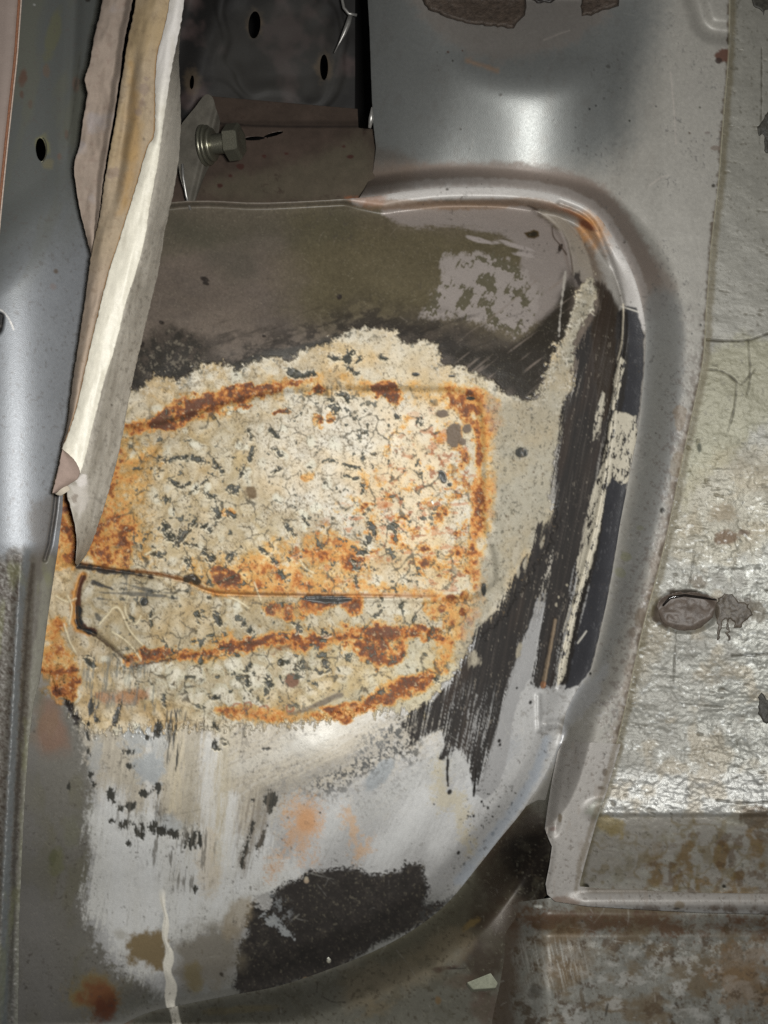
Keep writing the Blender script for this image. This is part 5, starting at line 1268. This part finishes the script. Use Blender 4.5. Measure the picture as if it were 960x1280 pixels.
# ---- boot floor with wrinkled sound deadener ----------------------
sheet = paint_pan(); use(0, 0, 960, 1280)
def pan_depth(x, y):
    d = -70 + 0.22 * (x - 905) * sm(100, 500, y) + 2.0 * fbm(60, 3, 601, X=x, Y=y)
    d = d + 26 * sm(900, 1020, y) ** 1.4
    d = d - 34 * sm(1018, 1120, y) - 3 * sm(1016, 1022, y)
    d = d + 5 * np.exp(-((y - 930 - 0.1 * (x - 800)) / 22) ** 2) * sm(820, 900, x)
    # the plugged hole
    d = d - 7 * sm(1.15, 0.85, np.sqrt(((x - 857) / 38) ** 2 + ((y - 765) / 25) ** 2))
    return d.astype(F)
po = [(p[0] - 14, p[1]) for p in SEAM] + [(700, 1140), (1030, 1140), (1030, -40)]
o = grid_panel('boot_floor', po, 1.2, sheet, pan_depth, M_DEAD, None, offset=0)
o['kind'] = 'structure'

# ---- L-shaped bracket ---------------------------------------------
sheet = paint_bracket(); use(0, 0, 960, 1280)
br = [(704, 926), (776, 930), (760, 985), (745, 1030), (731, 1080), (724, 1108), (760, 1111), (880, 1116), (1030, 1118), (1030, 1144), (880, 1141), (800, 1137), (735, 1133), (694, 1127), (684, 1118), (682, 1105), (687, 1080), (690, 1058), (685, 1047), (681, 1036), (684, 1012), (690, 975), (697, 940)]
def br_depth(x, y):
    d = np.maximum(-54, body(x, y) + 2.5)
    e, _ = line_field([(704, 905), (697, 940), (690, 975), (684, 1012), (681, 1040)], x, y)
    d = d + 6 * np.exp(-((e - 3) / 3.5) ** 2) - 5 * np.exp(-((e - 12) / 5) ** 2) * sm(1050, 1030, y)
    e2, _ = line_field([(686, 1047), (690, 1060), (687, 1082), (682, 1106)], x, y)
    d = d + 2.5 * np.exp(-(e2 / 3.5) ** 2)
    d = d + 5 * np.exp(-(((x - 752) / 20) ** 2 + ((y - 1012) / 13) ** 2) ** 2)
    d = d + 8 * sm(1112, 1128, y) * sm(700, 740, x) - 14 * sm(1130, 1146, y)
    return d.astype(F)
def line_field(pts, x, y):
    best = np.full(x.shape, 1e9)
    for i in range(len(pts) - 1):
        ax, ay = pts[i]; bx, by = pts[i + 1]; ex, ey = bx - ax, by - ay
        t = np.clip(((x - ax) * ex + (y - ay) * ey) / (ex * ex + ey * ey), 0, 1)
        best = np.minimum(best, (x - ax - t * ex) ** 2 + (y - ay - t * ey) ** 2)
    return np.sqrt(best), None
o = grid_panel('corner_bracket', br, 1.1, sheet, br_depth, M_SILVER, None)
tag(o, 'grey L-shaped bracket running down from the side panel and along the ledge', 'bracket')

# ---- lower box section --------------------------------------------
sheet = paint_box(); use(0, 0, 960, 1280)
def box_depth(x, y):
    d = -78 + 30 * sm(1140, 1172, y) + 0.12 * (y - 1172) * sm(1160, 1190, y)
    d = d - 0.10 * (x - 760) - 150 * sm(690, 580, x) + 2.5 * fbm(70, 3, 611, X=x, Y=y)
    return d.astype(F)
o = grid_panel('box_section', [(600, 1134), (690, 1122), (1030, 1134), (1030, 1340), (570, 1340), (580, 1250)], 1.2, sheet, box_depth, M_SILVER, None)
tag(o, 'dirty scratched box section with brown grime below the ledge', 'box section')

# ---- recess behind the arch ---------------------------------------
use(200, -40, 490, 290)
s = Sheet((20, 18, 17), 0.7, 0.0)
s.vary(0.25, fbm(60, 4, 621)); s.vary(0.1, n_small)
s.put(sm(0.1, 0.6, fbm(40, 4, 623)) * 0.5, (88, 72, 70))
s.put(area([(260, 60), (300, 10), (380, -10), (420, 40), (430, 110), (380, 130), (280, 128)], 20, 12, n_edge2) * 0.5, (56, 54, 50))
for (x, y) in ((318, 31), (405, 84), (240, 103)):
    dab(s, x, y, 14, 24, (92, 78, 60), k=0.5, amp=0.3, hi=0.6)
def rec_depth(x, y):
    d = -250 + 0.05 * (x - 340) + 6 * fbm(80, 3, 625, X=x, Y=y)
    r = np.sqrt(((x - 355) / 70) ** 2 + ((y - 40) / 90) ** 2)
    r = r + 0.25 * fbm(50, 2, 627, X=x, Y=y)
    d = d + 4 * sm(0.7, 1.0, r) - 2.5 * sm(1.02, 1.15, r) + 2 * sm(1.2, 1.3, r)
    d = d + 40 * sm(262, 215, x + 0.3 * y - 20) 
    return d.astype(F)
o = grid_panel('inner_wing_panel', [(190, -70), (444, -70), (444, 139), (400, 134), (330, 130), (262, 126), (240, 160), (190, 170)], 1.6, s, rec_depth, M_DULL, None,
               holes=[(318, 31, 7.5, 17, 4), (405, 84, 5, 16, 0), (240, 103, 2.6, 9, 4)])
tag(o, 'dark dusty inner panel with three slotted holes deep in the recess', 'car panel')
s = Sheet((76, 64, 56), 0.6, 0.0)
s.vary(0.22, fbm(50, 4, 631, 2, 1, -15)); s.vary(0.15, n_small)
s.put(area([(250, 240), (300, 215), (380, 200), (440, 170), (460, 180), (460, 245), (330, 252)], 14, 10, n_edge2) * 0.4, (104, 100, 82))
s.put(sm(0.42, 0.56, fbm(5, 4, 633, gain=.7)) * sm(-0.1, 0.5, n_mid) * 0.6, (58, 44, 38))
s.vary(0.12, n_dith)
s.put(streak([(262, 153), (300, 156), (360, 158), (447, 158)], 1.2, 1, 0.8, 0.6), (48, 40, 36), h=-1.5)
for (x, y, rx, ry) in ((438, 196, 5, 2.5), (430, 183, 3, 2), (300, 208, 6, 4), (275, 232, 4, 3), (330, 195, 3, 2), (288, 220, 3, 2), (358, 192, 4, 2)):
    dab(s, x, y, rx, ry, (70, 44, 38), amp=0.4)
s.put(streak([(228, 288), (262, 264), (275, 257)], 1.2, 1, 0.8, 0.4), (50, 42, 38))
s.put(sm(0, 0.6, blob(440, 250, 14, 7) + 0.4 * n_edge) * 0.7, (146, 90, 60))
def shelf_depth(x, y):
    d = -215 + 1.05 * (y - 128) + 8 * sm(150, 160, y) + 3 * fbm(40, 3, 635, X=x, Y=y)
    return np.minimum(d, -52 - 0.02 * (300 - x)).astype(F)
sh = [(180, 300), (200, 200), (262, 120), (330, 126), (447, 136), (448, 160), (476, 162), (480, 256), (440, 264), (260, 268)]
o = grid_panel('recess_ledge', sh, 1.4, s, shelf_depth, M_DULL, None,
               holes=[(318, 173, 13, 2.4, -3), (342, 168, 13, 2.2, -14)])
o['kind'] = 'structure'

# bracket plate and bolt
s = Sheet((92, 88, 80), 0.5, 0.2); s.vary(0.2, n_small); s.vary(0.15, fbm(20, 3, 641)); grain(s, .1)
plate = empty('bolt_bracket', 0, 0, 0)
def plate_depth(x, y):
    return (-30 - 0.9 * (x - 226) + 9 * np.exp(-((x - 266 + 0.25 * (y - 160)) / 5.0) ** 2)).astype(F)
pl = smooth_line([(222, 166), (244, 134), (257, 118), (266, 122), (270, 136), (275, 152), (271, 176), (264, 202), (255, 222), (246, 246), (240, 263), (235, 262), (230, 238), (224, 214)], 3, True)
grid_panel('plate', pl, 1.1, s, plate_depth, M_DULL, plate, thick=4)
tube('folded_edge', [(228, 205, -22), (229, 222, -23), (233, 245, -26), (238, 262, -34)], 1.7, M_STEEL, plate)
tag(plate, 'small grey steel bracket plate holding the bolt in the recess', 'bracket')

bolt = empty('hex_bolt', 0, 0, 0)
A0 = P(254, 182, -46)
ax = P(300, 176.5, -34) - A0
u = U
lathe('flat_washer', A0, ax, [(0, 0.1 * u), (0, 25 * u), (0.6 * u, 26 * u), (3.4 * u, 26 * u), (4 * u, 25 * u), (4 * u, 8 * u)], M_ZINC, bolt, 48)
lathe('flat_washer', A0, ax, [(5 * u, 8 * u), (5 * u, 24 * u), (5.6 * u, 25 * u), (8 * u, 25 * u), (8.6 * u, 24 * u), (8.6 * u, 8 * u)], M_ZINC, bolt, 48)
lathe('spring_washer', A0, ax, [(9.5 * u, 8 * u), (9.5 * u, 20 * u), (10.2 * u, 21 * u), (13.6 * u, 21 * u), (14.2 * u, 20 * u), (14.2 * u, 8 * u)], M_ZINC, bolt, 48)
th = []
for k in range(15):
    a = (13 + k * 1.5) * u; th += [(a, 11.2 * u), (a + 0.75 * u, 13 * u)]
lathe('threaded_shank', A0, ax, th, M_ZINC, bolt, 32)
def hexf(t):
    w = math.pi / 3; q = (t + 0.35) % w - w / 2
    return math.cos(w / 2) / math.cos(q)
lathe('bolt_head', A0, ax, [(33 * u, 0.1 * u), (33 * u, 22 * u), (34.2 * u, 23.6 * u), (49 * u, 23.6 * u), (52 * u, 20.5 * u), (52.3 * u, 15 * u), (51 * u, 0.1 * u)], M_ZINC, bolt, 96, False, hexf)
tag(bolt, 'zinc plated hex bolt with washers sticking out of the bracket', 'bolt')

# wire hook high in the recess
hook = empty('wire_hook', 0, 0, 0)
tube('loop', [(425, -30, -180), (427, -4, -180), (430, 10, -180), (436, 17, -180), (446, 19, -182)], 2.2, M_STEEL, hook)
tube('blade', [(438, 20, -178), (435, 30, -178), (430, 42, -178), (424, 54, -182), (418, 66, -186)], [3.5, 3.8, 3.2, 1.2, 0.7], M_STEEL, hook)
tag(hook, 'thin pale wire hook hanging at the top of the dark recess', 'hook')

# folded bright lug at the lower left corner of the tower
o = tube('torn_lug', [(465, 134, 10), (464, 148, 6), (462, 160, 2)], [1.0, 3.2, 2.0], M_STEEL, None)
tag(o, 'small bright folded lug at the tower edge beside the recess', 'metal lug')

# ---- pillar at the left -------------------------------------------
use(-40, -60, 170, 1300)
s = Sheet((130, 133, 137), 0.46, 0.3)
s.vary(0.08, n_dith)
s.vary(0.05, n_mid); grain(s, 0.06)
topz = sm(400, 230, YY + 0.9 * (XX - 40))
s.put(topz * 0.9, (84, 86, 82), 0.5, 0.2)  # diagonal shading of the upper pillar painted as darker grey
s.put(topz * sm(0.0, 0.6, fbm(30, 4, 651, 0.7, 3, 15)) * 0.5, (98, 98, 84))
for (x, y, rx, ry, a, c, k) in ((29, 98, 7, 16, 8, (92, 66, 54), .8), (27, 118, 4, 7, 0, (88, 64, 52), .7), (55, 183, 12, 18, 0, (120, 116, 76), .6), (38, 130, 4, 8, 0, (96, 76, 64), .5), (95, 105, 6, 12, 0, (110, 84, 70), .5), (83, 168, 3, 8, 0, (96, 76, 64), .6), (60, 205, 10, 10, 0, (120, 112, 80), .5),
                                (66, 45, 10, 40, 15, (104, 102, 66), .45), (58, 88, 5, 10, 0, (110, 84, 64), .4), (70, 339, 4, 4, 0, (92, 78, 66), .8), (66, 358, 6, 6, 0, (128, 116, 112), .6), (74, 196, 3, 5, 0, (110, 76, 60), .4), (43, 6, 2, 1.5, 0, (190, 190, 190), .8), (110, 0, 4, 3, 0, (40, 36, 30), .9), (94, 107, 2, 10, 10, (60, 56, 50), .5)):
    dab(s, x, y, rx, ry, c, a=a, k=k, amp=0.4, nz='n_edge2', hi=0.5)
s.put(streak([(100, 70), (95, 110), (90, 150), (84, 175)], 0.8, 0.8, 1, 1) * 0.6, (70, 68, 62))
lowz = sm(678, 700, YY + 4 * n_edge2 - 10 * np.exp(-((XX - 2) / 9) ** 2))
s.put(lowz, (92, 88, 80), 0.55, 0.1)
s.put(lowz * sm(-0.3, 0.2, fbm(4, 4, 653, gain=.8)) * sm(56, 20, XX) * 0.95, (66, 56, 48), 0.6, h=0.8)
s.put(lowz * sm(-0.1, 0.3, fbm(3, 3, 1911, gain=.85)) * sm(48, 20, XX) * 0.8, (112, 108, 102), 0.5)
s.put(streak([(34, 690), (26, 760), (20, 860), (14, 980), (8, 1100), (4, 1290)], 4.5, 5, 2.5, 2) * 0.9, (98, 101, 102), 0.5, 0.1)
s.put(streak([(42, 705), (36, 760), (30, 850), (24, 950), (18, 1080), (14, 1290)], 2, 2, 1.5, 2) * 0.8, (60, 54, 48))
s.put(streak([(60, 700), (52, 780), (42, 860), (34, 960), (27, 1100), (24, 1290)], 6, 5, 3, 4, n_edge2) * 0.7, (118, 116, 104))
s.put(lowz * sm(0.1, 0.6, fbm(24, 4, 655, 0.6, 2.5)) * 0.45, (112, 112, 76))
s.put(streak([(71, 618), (69, 640), (64, 670), (57, 699)], 1.6, 1.2, 0.7, 0.4), (16, 12, 11), 0.8)
s.put(lowz * sm(900, 1280, YY) * 0.35, (78, 84, 82))
s.put(area([(36, 640), (60, 620), (74, 600), (76, 640), (60, 700), (50, 720), (44, 690)], 7, 5) * 0.6, (98, 92, 86))
s.put(streak([(0, 387), (6, 392), (12, 400), (17, 412)], 0.8, 0.6, 0.8, 0.3), (200, 196, 190))
s.put(area([(-10, 392), (4, 392), (5, 402), (1, 416), (-10, 420)], 0.8, 0.5), (20, 18, 18), h=-4)
s.put(sm(0.5, 0.62, fbm(3.4, 3, 657)) * 0.4, (90, 84, 80))
def pillar_depth(x, y):
    d = 150 - 0.0042 * (x + 12) ** 2
    up = 340 - y - 0.7 * (x - 50)
    d = d - 0.16 * np.where(up > 0, up, 0) * sm(0, 120, up) - 6 * sm(0, 60, up)
    d = d + 5 * np.exp(-((x - 95 + 0.05 * y) / 8.0) ** 2) * sm(260, 160, y)
    e, _ = line_field([(72, 600), (68, 640), (62, 680), (56, 700)], x, y)
    d = d - 10 * np.exp(-(e / 2.2) ** 2)
    lw = sm(675, 730, y)
    c = 40 - 0.055 * (y - 700)
    d = d - lw * (6 + 0.05 * (y - 700) * 0 + 8 * sm(-8, 6, x - c)) + lw * 5 * np.exp(-((x - c + 14) / 6) ** 2)
    return d.astype(F)
pillar = empty('body_pillar', 0, 0, 0)
pe = [(-90, -70), (160, -70), (148, 60), (132, 200), (116, 340), (104, 440), (90, 530), (80, 580), (79, 615), (78, 640), (72, 690), (66, 730), (60, 770), (55, 810), (50, 850), (42, 880), (36, 930), (31, 1000), (28, 1060), (24, 1150), (22, 1340), (-90, 1340)]
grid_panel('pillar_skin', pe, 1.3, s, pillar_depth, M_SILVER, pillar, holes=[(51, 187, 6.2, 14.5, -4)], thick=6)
tube('hole_rim', [(51 + 7.2 * math.cos(t), 187 + 15.5 * math.sin(t), float(pillar_depth(np.array([51 + 7.2 * math.cos(t)]), np.array([187 + 15.5 * math.sin(t)]))[0])) for t in np.linspace(-1.2, 1.5, 14)], 0.9, M_ZINC, pillar, 8)
# closes the section behind the hole and along its right side
side = []
for (x, y) in pe[1:-1]:
    side.append((x, y))
vs = []; fs = []
for (x, y) in side:
    d0 = float(pillar_depth(np.array([float(x)]), np.array([float(y)]))[0])
    vs += [P(x, y, d0 - 3), P(x - 6, y, -20)]
for i in range(len(side) - 1): fs.append((2 * i, 2 * i + 2, 2 * i + 3, 2 * i + 1))
solid('pillar_return', vs, fs, plain_material('pillar_side_paint', (84, 80, 76), 0.6), pillar)
tag(pillar, 'grey metal body pillar with a dark oval hole near the top', 'pillar')

# board edge in the top left corner
s2 = Sheet((132, 118, 110), 0.7, 0.0)
s2.vary(0.06, n_small)
board = ruled('trim_board', [(-90, -70), (-90, 100), (-90, 320)], [(28, -70), (25, 0), (20, 70), (14, 125), (8, 180), (2, 240), (-6, 320)], 120, 14, lambda S, T, X, Y: 168 + 6 * np.sin(S * 1.5) - 5 * sm(0.93, 1, S), s2, M_CLOTH, None)
eb = empty('board_root', 0, 0, 0)
eb.name = 'trim_board'; board.name = 'board'; board.parent = eb
tube('brown_edge', [(25.5 - 0.0 * y, y, 169) if False else (float(np.interp(y, [-70, 0, 70, 125, 180, 240, 320], [27, 24, 19, 13, 7, 1, -7])), y, 170) for y in range(-70, 321, 15)], 1.6, plain_material('rusty_edge', (124, 82, 58), 0.7), eb, 8)
tube('pale_edge', [(float(np.interp(y, [-70, 0, 70, 125, 180, 240, 320], [29.5, 26.5, 21.5, 15.5, 9.5, 3.5, -4])), y, 167) for y in range(-70, 321, 15)], 1.0, plain_material('pale_edge_paint', (176, 160, 148), 0.5), eb, 8)
tag(eb, 'beige trim board with a brown edge in the top left corner', 'trim')

# ---- torn vinyl trim ----------------------------------------------
use(50, -60, 260, 730)
trim = empty('vinyl_trim', 0, 0, 0)
tag(trim, 'torn folded vinyl trim strip hanging beside the pillar', 'trim')
def cloth(col, k=0.06):
    s = Sheet(col, 0.85, 0.0); s.vary(k, n_small); s.vary(0.06, n_fine); s.vary(0.05, n_grain); return s
s = cloth((140, 126, 114))
s.put(sm(120, 0, YY) * 0.5, (120, 108, 98)); s.put(sm(0.42, 0.6, fbm(5, 3, 661)) * 0.4, (120, 100, 90)); s.put(sm(0.1, 0.6, fbm(30, 4, 663)) * 0.4, (150, 146, 150))
ruled('backing_flap', [(128, -60), (128, 0), (118, 45), (112, 80), (106, 98), (109, 118), (104, 150), (100, 180), (93, 206), (96, 240), (103, 275), (114, 318)],
      [(174, -60), (166, 0), (156, 50), (147, 115), (139, 165), (130, 220), (124, 270), (116, 322)], 170, 30,
      lambda S, T, X, Y: 172 + 1.3 * fbm(17, 3, 1921, 0.8, 1.6, 20, X=X, Y=Y) + 9 * np.sin(S * 2.6 + 3 * T) + 5 * fbm(34, 3, 665, 0.6, 1.6, 10, X=X, Y=Y) - 14 * sm(0.75, 1, S), s, M_CLOTH, trim)['label'] = 'dusty pink-grey fabric backing flap at the far left of the fold'
s = cloth((150, 134, 112))
s.put(sm(0.0, 0.6, fbm(36, 4, 671, 0.7, 2, 12)) * 0.45, (152, 130, 92)); s.put(sm(120, 40, YY) * 0.25, (150, 128, 90))
s.put(area([(164, 80), (162, 140), (156, 210), (148, 260), (158, 260), (172, 200), (176, 160), (172, 120)], 8, 6, n_edge2) * 0.6, (150, 116, 62))
s.put(sm(300, 380, YY) * 0.8, (154, 138, 124))
for (x, y, rx, ry) in ((180, 108, 8, 10), (178, 128, 5, 6), (183, 98, 5, 4), (172, 140, 6, 4), (140, 216, 8, 8)): dab(s, x, y, rx, ry, (120, 104, 96), k=.55, amp=0.8)
s.put(sm(0.46, 0.6, fbm(4, 3, 673)) * 0.35, (110, 90, 70))
scuff(s, 40, 21, (80, 0, 230, 560), k=0.4)
L2R = [(219, -60), (214, 0), (206, 40), (198, 66), (195, 100), (194, 165), (185, 185), (172, 230), (158, 275), (147, 310), (137, 340), (122, 400), (108, 460), (98, 505), (87, 540), (79, 560)]
d2, _ = line_d(smooth_line(L2R, 4), 12)
s.put(sm(3.0, 1.0, d2) * 0.9, (128, 92, 44))
ruled('fabric_backing', [(176, -60), (170, 0), (160, 50), (150, 115), (142, 165), (132, 220), (125, 270), (114, 320), (103, 400), (92, 470), (84, 530), (76, 562)], L2R, 330, 30,
      lambda S, T, X, Y: 186 + 1.2 * fbm(18, 3, 1923, 0.8, 1.8, 15, X=X, Y=Y) + 14 * np.sin(np.clip(S, 0, 1) * 2.4) + 5 * fbm(46, 3, 675, 0.5, 1.8, 12, X=X, Y=Y) - 10 * np.exp(-((X - 165 + 0.15 * (Y - 100)) / 7) ** 2) * sm(40, 100, Y) * sm(280, 220, Y), s, M_CLOTH, trim)['label'] = 'tan stained fabric backing along the middle of the fold'
# the dark gap line between flap and backing
s = cloth((206, 201, 186), 0.02)
s.c[:] = s.c * 1.06
s.r[:] = 0.5
L3R = [(233, -60), (230, 0), (226, 30), (214, 90), (205, 150), (198, 200), (187, 260), (181, 300), (170, 340), (157, 380), (145, 430), (132, 470), (122, 510), (113, 545), (106, 575), (100, 592)]
L3L = [(217, -60), (212, 0), (204, 40), (197, 66), (194, 100), (193, 165), (184, 185), (171, 230), (157, 275), (146, 310), (136, 340), (121, 400), (107, 460), (97, 505), (86, 540), (77, 562)]
s.put(sm(200, 60, YY) * 0.6, (186, 182, 184))
s.put(sm(0.2, 0.7, fbm(14, 4, 681, 0.7, 2)) * 0.25, (176, 168, 150))
ruled('white_welt', L3L, L3R, 330, 26, lambda S, T, X, Y: 199 + 0.3 * fbm(16, 3, 1927, 0.8, 2, 13, X=X, Y=Y) + 7 * np.sin(np.clip(S * 0.7 + 0.15, 0, 1) * math.pi) + 1.5 * fbm(30, 3, 683, 0.5, 2, 12, X=X, Y=Y), s, M_CLOTH, trim)['label'] = 'bright white rolled vinyl edge'
s = cloth((166, 160, 149), 0.04)
s.r[:] = 0.55
s.put(sm(0.05, 0.5, fbm(20, 4, 691, 0.5, 3, 14)) * sm(200, 500, YY) * 0.5, (128, 122, 112))
s.put(area([(170, 330), (178, 360), (164, 380), (140, 440), (126, 500), (118, 560), (112, 600), (128, 560), (140, 480), (156, 400)], 7, 6, n_edge2) * 0.5, (116, 110, 98))
s.put(sm(0.42, 0.6, fbm(3.6, 3, 693)) * sm(100, 400, YY) * 0.5, (90, 84, 76)); scuff(s, 60, 23, (90, 150, 230, 700), k=0.45)
s.put(sm(-0.1, 0.5, fbm(9, 5, 1931, 0.5, 3, 13, gain=.72)) * sm(150, 450, YY) * 0.4, (118, 112, 102)); s.put(sm(0.3, 0.6, fbm(5, 4, 695, 0.5, 8, 13)) * 0.3, (110, 102, 92))
s.put(area([(88, 612), (100, 604), (112, 600), (108, 630), (98, 650), (96, 640)], 3, 4) * 0.8, (196, 190, 182))
dab(s, 103, 600, 8, 8, (208, 202, 196), amp=.6); dab(s, 94, 622, 5, 6, (120, 108, 96), amp=.6, k=.7)
L4R = [(233, -60), (230, 0), (224, 60), (225, 110), (226, 150), (224, 195), (217, 240), (206, 290), (198, 340), (181, 410), (165, 480), (152, 550), (140, 600), (125, 650), (110, 690), (97, 707)]
L4L = [(231, -60), (228, 0), (224, 30), (212, 90), (203, 150), (196, 200), (185, 260), (179, 300), (168, 340), (155, 380), (143, 430), (130, 470), (120, 510), (110, 545), (102, 575), (84, 610), (90, 640), (96, 672), (94, 704)]
ruled('vinyl_face', L4L, L4R, 380, 34, lambda S, T, X, Y: 200 + 0.8 * fbm(16, 3, 1925, 0.6, 2.5, 13, X=X, Y=Y) - 44 * S ** 1.3 - 30 * sm(560, 700, Y) + 3 * fbm(60, 3, 697, 0.4, 2, 12, X=X, Y=Y), s, M_CLOTH, trim)['label'] = 'scuffed greyish vinyl face turning away to the right'
s = cloth((140, 122, 112))
ruled('folded_corner', [(78, 561), (72, 590), (65, 616)], [(79, 562), (92, 574), (99, 586), (98, 597), (86, 606), (70, 617)], 50, 16, lambda S, T, X, Y: 216 - 10 * S + 3 * np.sin(S * 3), s, M_CLOTH, trim)['label'] = 'brown fabric corner folded over at the bottom'
s = cloth((176, 166, 150))
ruled('frayed_hem', [(66, 613), (70, 618), (76, 620)], [(80, 604), (86, 608), (88, 612)], 12, 12, lambda S, T, X, Y: 206 + 3 * np.sin(S * 3), s, M_CLOTH, trim)

# ---- pads, lumps and scraps ---------------------------------------
def slab(name, outline, base, rise, mat, parent=None, step=2.0, rough=1.2, seed=700, edge=3.0, jit=0.7):
    """a lump of mastic with rounded, uneven top lying on the surface"""
    rj = np.random.RandomState(seed); fine = []
    for i in range(len(outline)):
        a, b = np.array(outline[i - 1], float), np.array(outline[i], float); m = max(1, int(np.hypot(*(b - a)) / 4))
        fine += [tuple(a + (b - a) * k / m + (rj.normal(0, jit, 2) if jit else 0)) for k in range(m)]
    outline = fine
    Q = np.array(outline, float); x0, y0 = Q.min(0) - step; x1, y1 = Q.max(0) + step
    X, Y = np.meshgrid(np.arange(x0, x1 + step, step), np.arange(y0, y1 + step, step)); X = X.astype(F); Y = Y.astype(F)
    sd, nx, ny = sd_exact(outline, X, Y)
    m = (sd < 0) & (sd > -2.2 * step); X = np.where(m, nx, X); Y = np.where(m, ny, Y)
    K = sd > 0; cell = K[:-1, :-1] | K[1:, :-1] | K[:-1, 1:] | K[1:, 1:]
    t = np.clip(sd / edge, 0, 1); r = rise(X, Y) if callable(rise) else rise
    D = base(X, Y) + r * np.sqrt(1 - (1 - t) ** 2) + rough * fbm(9, 3, seed, X=X, Y=Y) * t + 0.4 - 0.5 * (sd <= 0)
    idx = np.arange(X.size).reshape(X.shape)
    q = np.stack([idx[:-1, :-1][cell], idx[1:, :-1][cell], idx[1:, 1:][cell], idx[:-1, 1:][cell]], -1)
    co = P(X.ravel(), Y.ravel(), D.ravel())
    un, inv = np.unique(q, return_inverse=True)
    me = make_mesh(name, co[un], inv.reshape(q.shape))
    return link(name, me, parent, mat)

tow = lambda x, y: body(x, y)
o = slab('bitumen_pad', [(505, -60), (520, -10), (528, 2), (536, 13), (560, 22), (590, 31), (642, 36), (645, 29), (656, 19), (658, 4), (652, -60)], tow, 13, M_TAR, edge=5, step=1.5)
tag(o, 'wide brown bitumen pad with a cracked lower edge on top of the tower', 'bitumen pad', 'bitumen pads on the tower')
o = slab('bitumen_pad', [(726, -60), (727, 20), (735, 19), (752, 14), (774, 8), (778, -60)], tow, 11, M_TAR, seed=711, edge=5, step=1.5)
tag(o, 'narrow brown bitumen pad at the right of the tower top', 'bitumen pad', 'bitumen pads on the tower')
o = slab('bitumen_pad', [(658, -60), (660, -2), (672, 4), (690, 4), (698, -2), (700, -60)], tow, 7, plain_material('dark_gap_mastic', (40, 36, 34), 0.5), seed=713, edge=3, step=1.5)
tag(o, 'thin dark bitumen edge between the two brown pads', 'bitumen pad', 'bitumen pads on the tower')

plug = empty('sealant_plug', 0, 0, 0)
pd = lambda x, y: pan_depth(np.asarray(x, F), np.asarray(y, F))
slab('plug', smooth_line([(822, 762), (826, 748), (845, 741), (872, 741), (894, 748), (893, 766), (882, 781), (862, 789), (842, 786), (828, 777)], 3, True), lambda x, y: pd(x, y) - 0, lambda x, y: 0.5 + 5 * sm(748, 775, y), M_PLUG, plug, 1.5, 1.6, 721, 8)
tube('glossy_lip', [(829, 757, -73), (838, 747, -72), (856, 744, -71), (878, 747, -70), (896, 750, -68)], [1.2, 2.2, 1.8, 1.8, 1.0], plain_material('wet_black_sealant', (30, 26, 24), 0.12), plug)
tag(plug, 'oval plug of grey-brown sealant pressed into the wrinkled boot floor', 'sealant plug')
o = slab('sealant_smear', [(897, 748), (905, 741), (916, 742), (922, 752), (938, 756), (940, 768), (930, 776), (926, 786), (918, 783), (915, 775), (912, 772), (911, 800), (908, 801), (907, 773), (902, 776), (900, 803), (896, 800), (897, 778), (893, 770)], pd, 0.8, plain_material('dark_smear', (78, 70, 60), 0.5, 0, 0.9, 500, 0.45), step=1.2, seed=731, edge=2, jit=1.4)
tag(o, 'ragged dark smear of sealant beside the oval plug', 'sealant smear')
M_BARE = plain_material('bare_bitumen', (58, 56, 50), 0.55, 0, 0.8, 400, 0.4, 0.0006)
for pts, lab in (([(968, 132), (958, 140), (953, 152), (947, 160), (950, 170), (954, 168), (958, 192), (990, 200), (990, 132)], 'dark torn patch at the right edge beside the upper seam'),
                 ([(934, -20), (942, 6), (950, 12), (953, 20), (957, 12), (990, 0), (990, -20)], 'dark torn patch in the top right corner'),
                 ([(948, 872), (952, 866), (960, 872), (990, 880), (990, 905), (954, 902), (946, 892)], 'dark torn patch at the right edge below the sealant plug')):
    o = slab('torn_patch', pts, pd, 1.6, M_BARE, step=1.4, seed=741, edge=2, jit=1.2)
    tag(o, lab, 'torn patch', 'bare patches in the sound deadener')

# loose clip on the floor pressing
def clip():
    c = np.array([(582, 1231), (612, 1219), (621, 1232), (618, 1238), (590, 1240)], float)
    base = [P(x, y, float(body(np.array([x]), np.array([y]))[0]) + 1) for x, y in c]
    top = [P(x + 1.5, y - 3, float(body(np.array([x]), np.array([y]))[0]) + 14) for x, y in c]
    n = len(c); vs = base + top
    fs = [tuple(range(n, 2 * n)), tuple(range(n))[::-1]] + [(i, (i + 1) % n, n + (i + 1) % n, n + i) for i in range(n)]
    o = solid('broken_clip', vs, fs, M_CLIP, smooth=False)
    bv = o.modifiers.new('edge', 'BEVEL'); bv.width = 0.0006; bv.segments = 2
    return o
tag(clip(), 'small pale broken clip lying on the floor pressing below the bitumen patch', 'clip')
o = tube('metal_sliver', [(61, 834, 16), (63, 852, 16), (66, 872, 15), (68, 889, 13)], [2.5, 3.4, 1.6, 0.8], M_STEEL, flat=0.3)
tag(o, 'thin grey metal sliver beside the rusty left edge of the arch', 'metal sliver')

# spatter: tiny bright crumbs and nibs of dried paint
rs = np.random.RandomState(5)
for (x, y) in ((541, 629), (411, 1200)):
    o = slab('paint_crumb', [(x - 3, y - 1), (x, y - 4), (x + 3, y), (x + 1, y + 3), (x - 2, y + 2)], body, 3, plain_material('white_crumb', (226, 222, 205), 0.4), step=1.0, seed=3, edge=2)
    tag(o, 'tiny white crumb of paint on the rusty patch' if y < 900 else 'tiny white crumb of paint on the black bitumen patch', 'paint crumb')
